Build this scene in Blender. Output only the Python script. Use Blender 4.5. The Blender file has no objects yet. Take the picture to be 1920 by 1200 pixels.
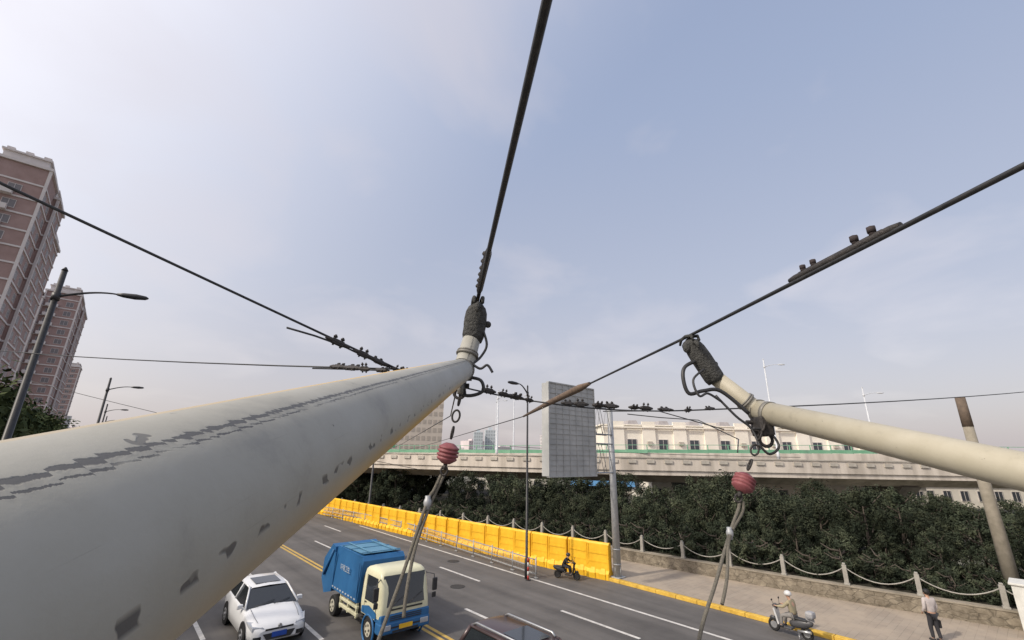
import bpy, math, random
from mathutils import Vector, Matrix
random.seed(7)
C=bpy.context.scene.collection
sin,cos,pi=math.sin,math.cos,math.pi
V=Vector
# ------------------------------------------------------------ materials
MATS={}
def mat(name,col,rough=.7,metal=0.,nscale=4.,namt=.15,bump=0.,col2=None,spec=.4,bscale=None):
    if name in MATS: return MATS[name]
    m=bpy.data.materials.new(name); m.use_nodes=True; nt=m.node_tree; n=nt.nodes; l=nt.links
    b=n['Principled BSDF']; b.inputs['Roughness'].default_value=rough; b.inputs['Metallic'].default_value=metal
    b.inputs['Specular IOR Level'].default_value=spec
    tc=n.new('ShaderNodeTexCoord'); no=n.new('ShaderNodeTexNoise'); no.inputs['Scale'].default_value=nscale
    no.inputs['Detail'].default_value=6; no.inputs['Roughness'].default_value=.65
    l.new(tc.outputs['Object'],no.inputs['Vector'])
    r=n.new('ShaderNodeValToRGB'); r.color_ramp.elements[0].position=.3; r.color_ramp.elements[1].position=.7
    c2=col2 if col2 else tuple(min(1,c*(1+namt)) for c in col)
    c1=col if col2 else tuple(c*(1-namt) for c in col)
    r.color_ramp.elements[0].color=(*c1,1); r.color_ramp.elements[1].color=(*c2,1)
    l.new(no.outputs['Fac'],r.inputs['Fac']); l.new(r.outputs['Color'],b.inputs['Base Color'])
    if bump>0:
        n2=n.new('ShaderNodeTexNoise'); n2.inputs['Scale'].default_value=bscale or nscale*6; n2.inputs['Detail'].default_value=4
        l.new(tc.outputs['Object'],n2.inputs['Vector'])
        bp=n.new('ShaderNodeBump'); bp.inputs['Strength'].default_value=bump; bp.inputs['Distance'].default_value=.02
        l.new(n2.outputs['Fac'],bp.inputs['Height']); l.new(bp.outputs['Normal'],b.inputs['Normal'])
    MATS[name]=m; return m
# ------------------------------------------------------------ mesh builder
class MB:
    def __init__(s): s.v=[]; s.f=[]; s.m=[]; s.sm=[]; s.uv={}
    def add(s,vs,fs,mi=0,smooth=False):
        o=len(s.v); s.v+= [V(a) for a in vs]
        for f in fs: s.f.append(tuple(i+o for i in f)); s.m.append(mi); s.sm.append(smooth)
        return s
    def box(s,x0,x1,y0,y1,z0,z1,mi=0,M=None):
        vs=[V((x,y,z)) for z in(z0,z1) for y in(y0,y1) for x in(x0,x1)]
        if M is not None: vs=[M@a for a in vs]
        return s.add(vs,[(0,2,3,1),(4,5,7,6),(0,1,5,4),(2,6,7,3),(0,4,6,2),(1,3,7,5)],mi)
    def bbox(s,x0,x1,y0,y1,z0,z1,b=.03,mi=0):
        import bmesh
        bm=bmesh.new(); bmesh.ops.create_cube(bm,size=1)
        for v in bm.verts: v.co=V(((x0+x1)/2+v.co.x*(x1-x0),(y0+y1)/2+v.co.y*(y1-y0),(z0+z1)/2+v.co.z*(z1-z0)))
        bmesh.ops.bevel(bm,geom=bm.edges[:],offset=b,segments=2,affect='EDGES',profile=.5)
        bm.verts.index_update()
        s.add([v.co.copy() for v in bm.verts],[[v.index for v in f.verts] for f in bm.faces],mi); bm.free(); return s
    def hexa(s,p,mi=0):
        return s.add(p,[(0,3,2,1),(4,5,6,7),(0,1,5,4),(1,2,6,5),(2,3,7,6),(3,0,4,7)],mi)
    def tube(s,path,rad,n=12,mi=0,cap=True,ref=None,smooth=True,uv=False):
        path=[V(p) for p in path]; N=len(path)
        if not hasattr(rad,'__len__'): rad=[rad]*N
        T=[]
        for i in range(N):
            a=path[max(0,i-1)]; b=path[min(N-1,i+1)]; T.append((b-a).normalized())
        r=V(ref) if ref else (V((0,0,1)) if abs(T[0].z)<.9 else V((1,0,0)))
        o=len(s.v)
        u=(r-T[0]*r.dot(T[0])).normalized()
        for i in range(N):
            u=(u-T[i]*u.dot(T[i])).normalized(); w=T[i].cross(u)
            for j in range(n):
                a=2*pi*j/n; s.v.append(path[i]+(u*cos(a)+w*sin(a))*rad[i])
        for i in range(N-1):
            for j in range(n):
                k=(j+1)%n; s.f.append((o+i*n+j,o+i*n+k,o+(i+1)*n+k,o+(i+1)*n+j)); s.m.append(mi); s.sm.append(smooth)
                if uv:
                    l0=sum((path[q+1]-path[q]).length for q in range(i)); l1=l0+(path[i+1]-path[i]).length
                    s.uv[len(s.f)-1]=[(l0,j/n),(l0,(j+1)/n),(l1,(j+1)/n),(l1,j/n)]
        if cap:
            s.f.append(tuple(o+j for j in reversed(range(n)))); s.m.append(mi); s.sm.append(False)
            s.f.append(tuple(o+(N-1)*n+j for j in range(n))); s.m.append(mi); s.sm.append(False)
        return s
    def cyl(s,a,b,r,r2=None,n=16,mi=0): return s.tube([a,b],[r,r if r2 is None else r2],n,mi)
    def sph(s,c,r,mi=0,nu=14,nv=9,sc=(1,1,1)):
        c=V(c); vs=[];fs=[]
        for i in range(nv+1):
            t=pi*i/nv
            for j in range(nu):
                a=2*pi*j/nu; vs.append(c+V((r*sc[0]*sin(t)*cos(a),r*sc[1]*sin(t)*sin(a),r*sc[2]*cos(t))))
        for i in range(nv):
            for j in range(nu):
                k=(j+1)%nu; fs.append((i*nu+j,(i+1)*nu+j,(i+1)*nu+k,i*nu+k))
        return s.add(vs,fs,mi,True)
    def torus(s,c,ax,R,r,n=18,m=8,mi=0,stretch=1,sdir=None):
        c=V(c); ax=V(ax).normalized(); u=V(sdir) if sdir else ax.orthogonal(); u=(u-ax*u.dot(ax)).normalized(); w=ax.cross(u)
        vs=[];fs=[]
        for i in range(n):
            a=2*pi*i/n; d=u*cos(a)*stretch+w*sin(a); dn=(u*cos(a)+w*sin(a))
            for j in range(m):
                b=2*pi*j/m; vs.append(c+d*R+dn*r*cos(b)+ax*r*sin(b))
        for i in range(n):
            for j in range(m):
                fs.append((i*m+j,((i+1)%n)*m+j,((i+1)%n)*m+(j+1)%m,i*m+(j+1)%m))
        return s.add(vs,fs,mi,True)
    def sweep(s,path,prof,mi=0,closed=True):
        o=len(s.v); N=len(path); P=len(prof)
        for i,p in enumerate(path):
            a=path[max(0,i-1)]; b=path[min(N-1,i+1)]; t=V((b[0]-a[0],b[1]-a[1],0)).normalized(); nn=V((-t.y,t.x,0))
            dz=p[2] if len(p)>2 else 0
            for q in prof: s.v.append(V((p[0],p[1],dz+q[1]))+nn*q[0])
        for i in range(N-1):
            for j in range(P if closed else P-1):
                k=(j+1)%P; s.f.append((o+i*P+j,o+(i+1)*P+j,o+(i+1)*P+k,o+i*P+k)); s.m.append(mi); s.sm.append(False)
        if closed:
            s.f.append(tuple(o+j for j in range(P))); s.m.append(mi); s.sm.append(False)
            s.f.append(tuple(o+(N-1)*P+j for j in reversed(range(P)))); s.m.append(mi); s.sm.append(False)
        return s
    def mesh(s,name,mats,origin=(0,0,0)):
        me=bpy.data.meshes.new(name); O=V(origin)
        me.from_pydata([tuple(a-O) for a in s.v],[],s.f)
        for mm in (mats if isinstance(mats,(list,tuple)) else [mats]): me.materials.append(mm)
        me.polygons.foreach_set('material_index',s.m); me.polygons.foreach_set('use_smooth',s.sm)
        if s.uv:
            ul=me.uv_layers.new(name='UVMap')
            for fi,uvs in s.uv.items():
                p=me.polygons[fi]
                for li,c in zip(p.loop_indices,uvs): ul.data[li].uv=c
        me.update(); return me
def top(ob,label,cat,group=None,kind=None):
    if label: ob['label']=label
    if cat: ob['category']=cat
    if group: ob['group']=group
    if kind: ob['kind']=kind
    return ob
def empty(name,label,cat,loc=(0,0,0),rz=0,group=None,kind=None):
    e=bpy.data.objects.new(name,None); C.objects.link(e); e.location=loc; e.rotation_euler=(0,0,rz); e.empty_display_size=.2
    return top(e,label,cat,group,kind)
def part(par,name,mb,mats,label=None,kind=None,loc=None):
    me=mb.mesh(name,mats) if isinstance(mb,MB) else mb
    o=bpy.data.objects.new(name,me); C.objects.link(o)
    if par is not None: o.parent=par
    if loc: o.location=loc
    if label:o['label']=label
    if kind:o['kind']=kind
    return o
def solo(name,mb,mats,label,cat,group=None,origin=(0,0,0)):
    o=bpy.data.objects.new(name,mb.mesh(name,mats,origin)); C.objects.link(o); o.location=origin
    return top(o,label,cat,group)
def struct(name,mb,mats):
    o=bpy.data.objects.new(name,mb.mesh(name,mats)); C.objects.link(o); o['kind']='structure'; return o
def copy_thing(src,loc,rz=0,sc=1.0,label=None):
    n=src.copy(); C.objects.link(n); n.location=loc; n.rotation_euler=(0,0,rz); n.scale=(sc,)*3 if not isinstance(sc,tuple) else sc
    if label: n['label']=label
    def rec(a,b):
        for ch in a.children:
            if ch==b: continue
            c=ch.copy(); C.objects.link(c); c.parent=b; rec(ch,c)
    rec(src,n); return n
HA=math.radians(-41)
def H(x,y,z=0):   # bus-heading frame (right, forward, height above roof-top viewpoint) -> world
    return V((.7547*x+.6561*y,-.6561*x+.7547*y,6+z))
def HG(x,y): 
    p=H(x,y); return (p.x,p.y)
# ------------------------------------------------------------ common mats
M_white=mat('road_paint_white',(.38,.37,.35),.7,nscale=3,col2=(.64,.62,.59))
M_yel=mat('road_paint_yellow',(.42,.27,.06),.7,nscale=3,col2=(.56,.38,.10))
M_kerby=mat('kerb_yellow',(.46,.28,.04),.7,nscale=3,col2=(.72,.47,.08))
M_pave=mat('pavement',(.25,.23,.21),.9,nscale=1.2,bump=.2,col2=(.36,.335,.31))
M_ground=mat('ground_soil',(.10,.10,.07),.95,nscale=.05,bump=.2,col2=(.17,.165,.14))
M_conc=mat('concrete',(.36,.335,.29),.9,nscale=1.5,bump=.2,col2=(.50,.465,.41))
M_steel=mat('galvanised_steel',(.30,.31,.32),.5,.3,nscale=6,col2=(.42,.43,.44))
M_black=mat('black_paint',(.02,.021,.023),.45,nscale=10,col2=(.04,.04,.042))
M_iron=mat('dark_iron',(.025,.024,.025),.6,.3,nscale=60,col2=(.065,.058,.054),bump=.3)
M_wire=mat('wire_metal',(.03,.032,.036),.5,.5,nscale=80,col2=(.06,.06,.062))
M_rub=mat('tyre_rubber',(.018,.018,.018),.8)
M_glass=mat('car_glass',(.02,.024,.028),.08,0,namt=.1,spec=.8)
M_rim=mat('wheel_rim',(.45,.46,.47),.35,.7)
M_asph=bpy.data.materials.new('asphalt'); M_asph.use_nodes=True; nn=M_asph.node_tree.nodes; ll=M_asph.node_tree.links
tcc=nn.new('ShaderNodeTexCoord'); mp=nn.new('ShaderNodeMapping'); mp.inputs['Scale'].default_value=(1.1,.035,1); q1=nn.new('ShaderNodeTexNoise'); q1.inputs['Scale'].default_value=1.2; q1.inputs['Detail'].default_value=5
q2=nn.new('ShaderNodeTexNoise'); q2.inputs['Scale'].default_value=.35; q2.inputs['Detail'].default_value=9; q2.inputs['Roughness'].default_value=.7
ll.new(tcc.outputs['Object'],mp.inputs[0]); ll.new(mp.outputs[0],q1.inputs['Vector']); ll.new(tcc.outputs['Object'],q2.inputs['Vector'])
ad=nn.new('ShaderNodeMath'); ad.operation='ADD'; ll.new(q1.outputs['Fac'],ad.inputs[0]); ll.new(q2.outputs['Fac'],ad.inputs[1])
r=nn.new('ShaderNodeValToRGB'); r.color_ramp.elements[0].position=.36; r.color_ramp.elements[0].color=(.064,.060,.058,1); r.color_ramp.elements[1].position=.62; r.color_ramp.elements[1].color=(.126,.118,.112,1)
hv=nn.new('ShaderNodeMath'); hv.operation='MULTIPLY'; hv.inputs[1].default_value=.5; ll.new(ad.outputs[0],hv.inputs[0]); ll.new(hv.outputs[0],r.inputs['Fac'])
q3=nn.new('ShaderNodeTexNoise'); q3.inputs['Scale'].default_value=70; bpn=nn.new('ShaderNodeBump'); bpn.inputs['Strength'].default_value=.3; bpn.inputs['Distance'].default_value=.01; ll.new(tcc.outputs['Object'],q3.inputs['Vector']); ll.new(q3.outputs['Fac'],bpn.inputs['Height'])
ll.new(r.outputs[0],nn['Principled BSDF'].inputs['Base Color']); ll.new(bpn.outputs[0],nn['Principled BSDF'].inputs['Normal']); nn['Principled BSDF'].inputs['Roughness'].default_value=.85
# ------------------------------------------------------------ world
w=bpy.data.worlds.new('World'); bpy.context.scene.world=w; w.use_nodes=True
nt=w.node_tree; n=nt.nodes; l=nt.links; n.clear()
EL=40
sun_dir=V((-.95,.20,0)).normalized()*cos(math.radians(EL)); sun_dir.z=sin(math.radians(EL))
out=n.new('ShaderNodeOutputWorld'); add=n.new('ShaderNodeAddShader')
bgS=n.new('ShaderNodeBackground'); bgH=n.new('ShaderNodeBackground')
sky=n.new('ShaderNodeTexSky'); sky.sky_type='NISHITA'; sky.sun_disc=False
sky.sun_elevation=math.radians(EL); sky.sun_rotation=math.atan2(sun_dir.x,sun_dir.y); sky.dust_density=4; sky.air_density=1.2
bgS.inputs['Strength'].default_value=.05; l.new(sky.outputs[0],bgS.inputs['Color'])
tc=n.new('ShaderNodeTexCoord'); sx=n.new('ShaderNodeSeparateXYZ'); l.new(tc.outputs['Generated'],sx.inputs[0])
rp=n.new('ShaderNodeValToRGB'); cr=rp.color_ramp
cr.elements[0].position=0; cr.elements[0].color=(.53,.475,.485,1)
cr.elements[1].position=1; cr.elements[1].color=(.25,.31,.47,1)
for p,c in((.12,(.505,.465,.50)),(.35,(.41,.425,.51)),(.65,(.325,.375,.51))):
    e=cr.elements.new(p); e.color=(*c,1)
l.new(sx.outputs['Z'],rp.inputs['Fac'])
dp=n.new('ShaderNodeVectorMath'); dp.operation='DOT_PRODUCT'; l.new(tc.outputs['Generated'],dp.inputs[0]); dp.inputs[1].default_value=sun_dir
mr=n.new('ShaderNodeMapRange'); mr.inputs[1].default_value=.05; mr.inputs[2].default_value=1; l.new(dp.outputs['Value'],mr.inputs[0])
pw=n.new('ShaderNodeMath'); pw.operation='POWER'; l.new(mr.outputs[0],pw.inputs[0]); pw.inputs[1].default_value=1.45
mx=n.new('ShaderNodeMix'); mx.data_type='RGBA'; l.new(pw.outputs[0],mx.inputs['Factor']); l.new(rp.outputs[0],mx.inputs[6]); mx.inputs[7].default_value=(1.32,1.22,1.17,1)
zm=n.new('ShaderNodeMath'); zm.operation='ADD'; l.new(sx.outputs['Z'],zm.inputs[0]); zm.inputs[1].default_value=.25
dv=n.new('ShaderNodeVectorMath'); dv.operation='DIVIDE'; cb=n.new('ShaderNodeCombineXYZ')
for i in range(3): l.new(zm.outputs[0],cb.inputs[i])
l.new(tc.outputs['Generated'],dv.inputs[0]); l.new(cb.outputs[0],dv.inputs[1])
nz=n.new('ShaderNodeTexNoise'); nz.inputs['Scale'].default_value=2.2; nz.inputs['Detail'].default_value=5; nz.inputs['Roughness'].default_value=.5; nz.inputs['Distortion'].default_value=.3
l.new(dv.outputs[0],nz.inputs['Vector'])
cr2=n.new('ShaderNodeValToRGB'); cr2.color_ramp.elements[0].position=.50; cr2.color_ramp.elements[0].color=(0,0,0,1); cr2.color_ramp.elements[1].position=.78; cr2.color_ramp.elements[1].color=(.6,.6,.6,1)
l.new(nz.outputs['Fac'],cr2.inputs['Fac'])
mc=n.new('ShaderNodeMix'); mc.data_type='RGBA'; l.new(cr2.outputs[0],mc.inputs['Factor']); l.new(mx.outputs[2],mc.inputs[6]); mc.inputs[7].default_value=(.67,.61,.62,1)
l.new(mc.outputs[2],bgH.inputs['Color']); bgH.inputs['Strength'].default_value=.95
l.new(bgS.outputs[0],add.inputs[0]); l.new(bgH.outputs[0],add.inputs[1]); l.new(add.outputs[0],out.inputs['Surface'])
sd=bpy.data.lights.new('sun','SUN'); sd.energy=3.0; sd.angle=math.radians(2.5); sd.color=(1,.91,.79)
so=bpy.data.objects.new('sun',sd); C.objects.link(so); so.rotation_euler=(-sun_dir).to_track_quat('-Z','Y').to_euler()
sc=bpy.context.scene; sc.view_settings.view_transform='Standard'; sc.view_settings.look='None'; sc.view_settings.exposure=0
# ------------------------------------------------------------ camera
cd=bpy.data.cameras.new('camera'); cam=bpy.data.objects.new('camera',cd); C.objects.link(cam); sc.camera=cam
cd.sensor_width=36; cd.lens=36*820/1920; cd.clip_start=.01; cd.clip_end=5000
cam.matrix_world=Matrix.Translation((0,0,6))@Matrix.Rotation(HA,4,'Z')@Matrix.Rotation(math.radians(107.3),4,'X')@Matrix.Rotation(math.radians(1),4,'Z')
# ------------------------------------------------------------ ground, roads
mb=MB(); mb.add([(-2500,-2500,0),(2500,-2500,0),(2500,2500,0),(-2500,2500,0)],[(0,1,2,3)]); struct('ground',mb,M_ground)
mb=MB(); mb.add([(-1.2,-80,.004),(20.62,-80,.004),(20.62,16,.004),(19.5,26,.004),(18.3,42,.004),(16.5,80,.004),(13,200,.004),(10,600,.004),(-1.2,600,.004)],[tuple(range(9))]); struct('road',mb,M_asph)
barr=[(20.72,15.7),(20.1,20),(19.5,25),(18.9,32),(18.3,40),(17.8,48),(17.0,58),(15.8,70),(14.4,84)]
post=[(27.2,-.5),(25.6,8.0),(24.95,13.7),(24.3,20),(22.4,29),(20.0,38.4),(18.6,48),(17.6,60),(16,75)]
mb=MB()
def strip(mb,x,y0,y1,wd,z=.008,mi=0): mb.add([(x-wd/2,y0,z),(x+wd/2,y0,z),(x+wd/2,y1,z),(x-wd/2,y1,z)],[(0,1,2,3)],mi)
for x,ph in((3.6,19.5),(6.65,17.1),(12.25,31.4),(15.2,10.4)):
    for k in range(-6,30):
        y0=ph+ (9.2 if x>10 else 8.5)*k
        strip(mb,x,y0,y0+(3.7 if x>10 else 3.0),.15)
strip(mb,17.6,-60,40,.15)
strip(mb,9.78,-60,300,.14,mi=1); strip(mb,10.04,-60,300,.14,mi=1)
struct('road_markings',mb,[M_white,M_yel])
for (x,y) in((13.8,19.5),(16.6,24.0),(11.2,25)):
    mb=MB(); mb.cyl((0,0,0),(0,0,.006),.36,n=24); mb.torus((0,0,.006),(0,0,1),.33,.006,24,4); solo('manhole_cover',mb,mat('cast_iron_cover',(.04,.038,.036),.7,.2,nscale=20),'round dark iron manhole cover set in the asphalt','manhole cover','manhole covers').location=(x,y,.006)
mb=MB()
y=-40
while y<15.6:
    mb.bbox(20.46,20.72,y,y+.985,0,.15,.015); y+=1.0
struct('kerb',mb,M_kerby)
mb=MB()
mb.add([(20.72,-40,.13),(33,-40,.13),(27.5,-.5,.13),(25.9,8,.13),(25.25,13.7,.13),(24.6,20,.13),(20.25,20,.13),(20.8,15.6,.13)],[tuple(range(8))])
mb.add([(20.25,20,.13),(24.6,20,.13),(22.7,29,.13),(20.3,38.4,.13),(18.9,48,.13),(16.2,70,.13),(15.9,70,.13),(17.8,48,.13),(18.4,40,.13),(19.6,25,.13)],[tuple(range(10))])
Mp=bpy.data.materials.new('pavement_slabs'); Mp.use_nodes=True; nn=Mp.node_tree.nodes; ll=Mp.node_tree.links
tcc=nn.new('ShaderNodeTexCoord'); br=nn.new('ShaderNodeTexBrick'); br.inputs['Scale'].default_value=1; br.inputs['Brick Width'].default_value=.5; br.inputs['Row Height'].default_value=.25
br.inputs['Mortar Size'].default_value=.008; br.inputs['Color1'].default_value=(.27,.225,.18,1); br.inputs['Color2'].default_value=(.30,.255,.205,1); br.inputs['Mortar'].default_value=(.20,.17,.135,1)
nq=nn.new('ShaderNodeTexNoise'); nq.inputs['Scale'].default_value=.7; nq.inputs['Detail'].default_value=9; nq.inputs['Roughness'].default_value=.7
r=nn.new('ShaderNodeValToRGB'); r.color_ramp.elements[0].position=.42; r.color_ramp.elements[0].color=(0,0,0,1); r.color_ramp.elements[1].position=.60; r.color_ramp.elements[1].color=(.9,.9,.9,1)
mq=nn.new('ShaderNodeMix'); mq.data_type='RGBA'; mq.inputs[7].default_value=(.35,.29,.225,1)
ll.new(tcc.outputs['Object'],br.inputs['Vector']); ll.new(tcc.outputs['Object'],nq.inputs['Vector']); ll.new(nq.outputs['Fac'],r.inputs['Fac']); ll.new(r.outputs[0],mq.inputs['Factor']); ll.new(br.outputs['Color'],mq.inputs[6])
ll.new(mq.outputs[2],nn['Principled BSDF'].inputs['Base Color']); nn['Principled BSDF'].inputs['Roughness'].default_value=.9
struct('pavement',mb,Mp)
mb=MB(); mb.box(-1.45,-1.2,-60,300,0,.15); struct('kerb',mb,M_conc)
mb=MB(); mb.add([(-1.45,-60,.12),(-1.45,300,.12),(-4.5,300,.12),(-4.5,-60,.12)],[(0,1,2,3)]); struct('pavement',mb,M_pave)
M_earth=mat('planting_bed_soil',(.02,.02,.014),.95,nscale=.8,bump=.5,col2=(.045,.04,.026))
mb=MB()
off=[(p[0]+.35,p[1],.72) for p in post]
far=[(p[0]+26,p[1]+22,.9) for p in post]
N=len(post)
mb.add(off+far,[(i,N+i,N+i+1,i+1) for i in range(N-1)]); struct('planting_bank',mb,M_earth)
# ------------------------------------------------------------ retaining wall with posts and chain
def arc(path,step):
    P=[V((a[0],a[1],0)) for a in path]; out=[]; carry=0
    for a,b in zip(P,P[1:]):
        L=(b-a).length; t=(b-a)/L; s=carry
        while s<L:
            out.append((a+t*s,t)); s+=step
        carry=s-L
    return out
Mw=bpy.data.materials.new('stone_wall'); Mw.use_nodes=True; nn=Mw.node_tree.nodes; ll=Mw.node_tree.links
tcc=nn.new('ShaderNodeTexCoord')
nd=nn.new('ShaderNodeTexNoise'); nd.inputs['Scale'].default_value=3; nd.inputs['Detail'].default_value=3; mxv=nn.new('ShaderNodeVectorMath'); mxv.operation='MULTIPLY_ADD'; mxv.inputs[1].default_value=(.18,.18,.18); ll.new(tcc.outputs['Object'],nd.inputs['Vector']); ll.new(nd.outputs['Color'],mxv.inputs[0]); ll.new(tcc.outputs['Object'],mxv.inputs[2])
mps=nn.new('ShaderNodeMapping'); mps.inputs['Scale'].default_value=(2.2,2.2,5.0); ll.new(mxv.outputs[0],mps.inputs[0])
vo=nn.new('ShaderNodeTexVoronoi'); vo.feature='DISTANCE_TO_EDGE'; vo.inputs['Scale'].default_value=1; ll.new(mps.outputs[0],vo.inputs['Vector'])
vc=nn.new('ShaderNodeTexVoronoi'); vc.inputs['Scale'].default_value=1; ll.new(mps.outputs[0],vc.inputs['Vector'])
nq=nn.new('ShaderNodeTexNoise'); nq.inputs['Scale'].default_value=2.5; nq.inputs['Detail'].default_value=9; nq.inputs['Roughness'].default_value=.75; ll.new(tcc.outputs['Object'],nq.inputs['Vector'])
r=nn.new('ShaderNodeValToRGB'); r.color_ramp.elements[0].position=.32; r.color_ramp.elements[0].color=(.11,.09,.065,1); r.color_ramp.elements[1].position=.66; r.color_ramp.elements[1].color=(.30,.26,.20,1); ll.new(nq.outputs['Fac'],r.inputs['Fac'])
bwv=nn.new('ShaderNodeRGBToBW'); ll.new(vc.outputs['Color'],bwv.inputs[0]); mv=nn.new('ShaderNodeMapRange'); mv.inputs[3].default_value=.75; mv.inputs[4].default_value=1.15; ll.new(bwv.outputs[0],mv.inputs[0])
me_=nn.new('ShaderNodeMapRange'); me_.inputs[1].default_value=.0; me_.inputs[2].default_value=.06; me_.inputs[3].default_value=.55; me_.inputs[4].default_value=1; ll.new(vo.outputs['Distance'],me_.inputs[0])
mmm=nn.new('ShaderNodeMath'); mmm.operation='MULTIPLY'; ll.new(mv.outputs[0],mmm.inputs[0]); ll.new(me_.outputs[0],mmm.inputs[1])
hsw=nn.new('ShaderNodeHueSaturation'); ll.new(mmm.outputs[0],hsw.inputs['Value']); ll.new(r.outputs[0],hsw.inputs['Color']); ll.new(hsw.outputs[0],nn['Principled BSDF'].inputs['Base Color']); nn['Principled BSDF'].inputs['Roughness'].default_value=.95
bpn=nn.new('ShaderNodeBump'); bpn.inputs['Strength'].default_value=.5; bpn.inputs['Distance'].default_value=.03; ll.new(me_.outputs[0],bpn.inputs['Height']); ll.new(bpn.outputs[0],nn['Principled BSDF'].inputs['Normal'])
e=empty('retaining_wall','low weathered stone retaining wall beside the pavement','wall')
mb=MB(); mb.sweep([(p[0],p[1]) for p in post],[(0,0),(0,.70),(-.35,.70),(-.35,0)]); part(e,'wall_face',mb,Mw)
mb=MB(); mb.sweep([(p[0],p[1]) for p in post],[(.03,.703),(.03,.76),(-.40,.76),(-.40,.703)]); part(e,'coping',mb,mat('coping_stone',(.17,.15,.115),.9,nscale=1.5,bump=.3,col2=(.33,.29,.235)))
pp=arc(post,2.45)
M_post=mat('post_concrete',(.24,.23,.205),.85,nscale=5,col2=(.37,.355,.32))
first=None
tops=[]
mbp=MB(); mbp.bbox(-.085,.085,-.085,.085,0,.80,.015); mbp.bbox(-.06,.06,-.06,.06,.80,.88,.02); mbp.bbox(-.11,.11,-.11,.11,0,.08,.01)
for i,(p,t) in enumerate(pp):
    loc=(p.x+.17,p.y,.76)
    if not first:
        o=bpy.data.objects.new('bollard_post',mbp.mesh('bollard_post',M_post)); C.objects.link(o); first=o
        top(o,'square pale concrete post with a small cap on the stone wall','post','posts along the stone wall')
    else: o=first.copy(); C.objects.link(o)
    o.location=loc; o.rotation_euler=(random.uniform(-.02,.02),random.uniform(-.03,.03),math.atan2(t.y,t.x)); tops.append(V(loc)+V((0,0,.70)))
for a,b in zip(tops,tops[1:]):
    dr=random.uniform(.36,.48)
    pts=[a.lerp(b,k/10)-V((0,0,dr*4*(k/10)*(1-k/10))) for k in range(11)]
    mb=MB(); mb.tube(pts,.024,6); solo('hanging_chain',mb,M_post,'pale drooping chain slung between two wall posts','chain','chains along the stone wall',origin=tuple(a))
# ------------------------------------------------------------ yellow barriers
M_bar=mat('barrier_yellow',(.70,.37,.015),.5,nscale=1.3,col2=(.90,.55,.035),bump=.05)
mb=MB()
L=1.26
prof=[(-.28,0),(-.28,.28),(-.16,.42),(-.13,1.62),(-.08,1.7),(.08,1.7),(.13,1.62),(.16,.42),(.28,.28),(.28,0)]
mb.add([(0,a,z) for a,z in prof]+[(L,a,z) for a,z in prof],[(i,(i+1)%10,(i+1)%10+10,i+10) for i in range(10)]+[tuple(reversed(range(10))),tuple(range(10,20))])
for x in(.16,.74):
    for s in(-1,1):
        mb.hexa([V(a) for a in [(x,s*.30,0),(x+.36,s*.30,0),(x+.30,s*.285,0),(x+.06,s*.285,0),(x,s*.34,.26),(x+.36,s*.34,.26),(x+.28,s*.15,.5),(x+.08,s*.15,.5)]])
for z in(.75,1.15): mb.box(.10,L-.10,-.165,.165,z,z+.07)
mb.box(.02,.09,-.17,.17,.42,1.6); mb.box(L-.09,L-.02,-.17,.17,.42,1.6)
first=None
for i,(p,t) in enumerate(arc(barr,1.3)):
    if not first:
        o=bpy.data.objects.new('road_barrier',mb.mesh('road_barrier',M_bar)); C.objects.link(o); first=o
        top(o,'tall bright yellow plastic road barrier unit with splayed feet','barrier','row of yellow barriers')
    else: o=first.copy(); C.objects.link(o)
    o.location=(p.x+random.uniform(-.04,.04),p.y,.01); o.rotation_euler=(random.uniform(-.015,.015),0,math.atan2(t.y,t.x)+random.uniform(-.05,.05))
# ------------------------------------------------------------ low steel railing
rail=[(17.85,18.3),(18.15,22.5),(18.4,27),(18.6,33),(18.2,39.6),(17.4,47)]
first=None; mb=MB()
mb.cyl((0,0,0),(0,0,.95),.035,n=8); mb.bbox(-.14,.14,-.05,.05,0,.05,.01)
mb2=MB(); 
for z in(.85,.5,.2): mb2.box(0.035,1.96,-.02,.02,z-.025,z+.025)
for k in range(1,14): mb2.cyl((k*.143,0,.2),(k*.143,0,.85),.008,n=5)
rr=arc(rail,2.0)
for i,(p,t) in enumerate(rr):
    if not first:
        e=empty('railing_panel','low grey steel railing panel dividing the cycle lane','railing',group='low steel railing')
        part(e,'railing_post',mb,M_steel); part(e,'railing_bars',mb2,M_steel); first=e; e.location=(p.x,p.y,.008); e.rotation_euler=(0,0,math.atan2(t.y,t.x))
    else: copy_thing(first,(p.x,p.y,.008),math.atan2(t.y,t.x))
M_red=mat('red_paint',(.35,.04,.03),.5)
e=empty('marker_post','short red and white striped marker post at the railing end','marker post',(17.25,18.25,.008))
mb=MB()
for k in range(5): mb.cyl((0,0,.02+k*.2),(0,0,.218+k*.2),.05,n=10,mi=k%2)
part(e,'post_shaft',mb,[M_red,M_white]); mb=MB(); mb.cyl((0,0,0),(0,0,.03),.12,n=12); part(e,'base',mb,M_black)
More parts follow.
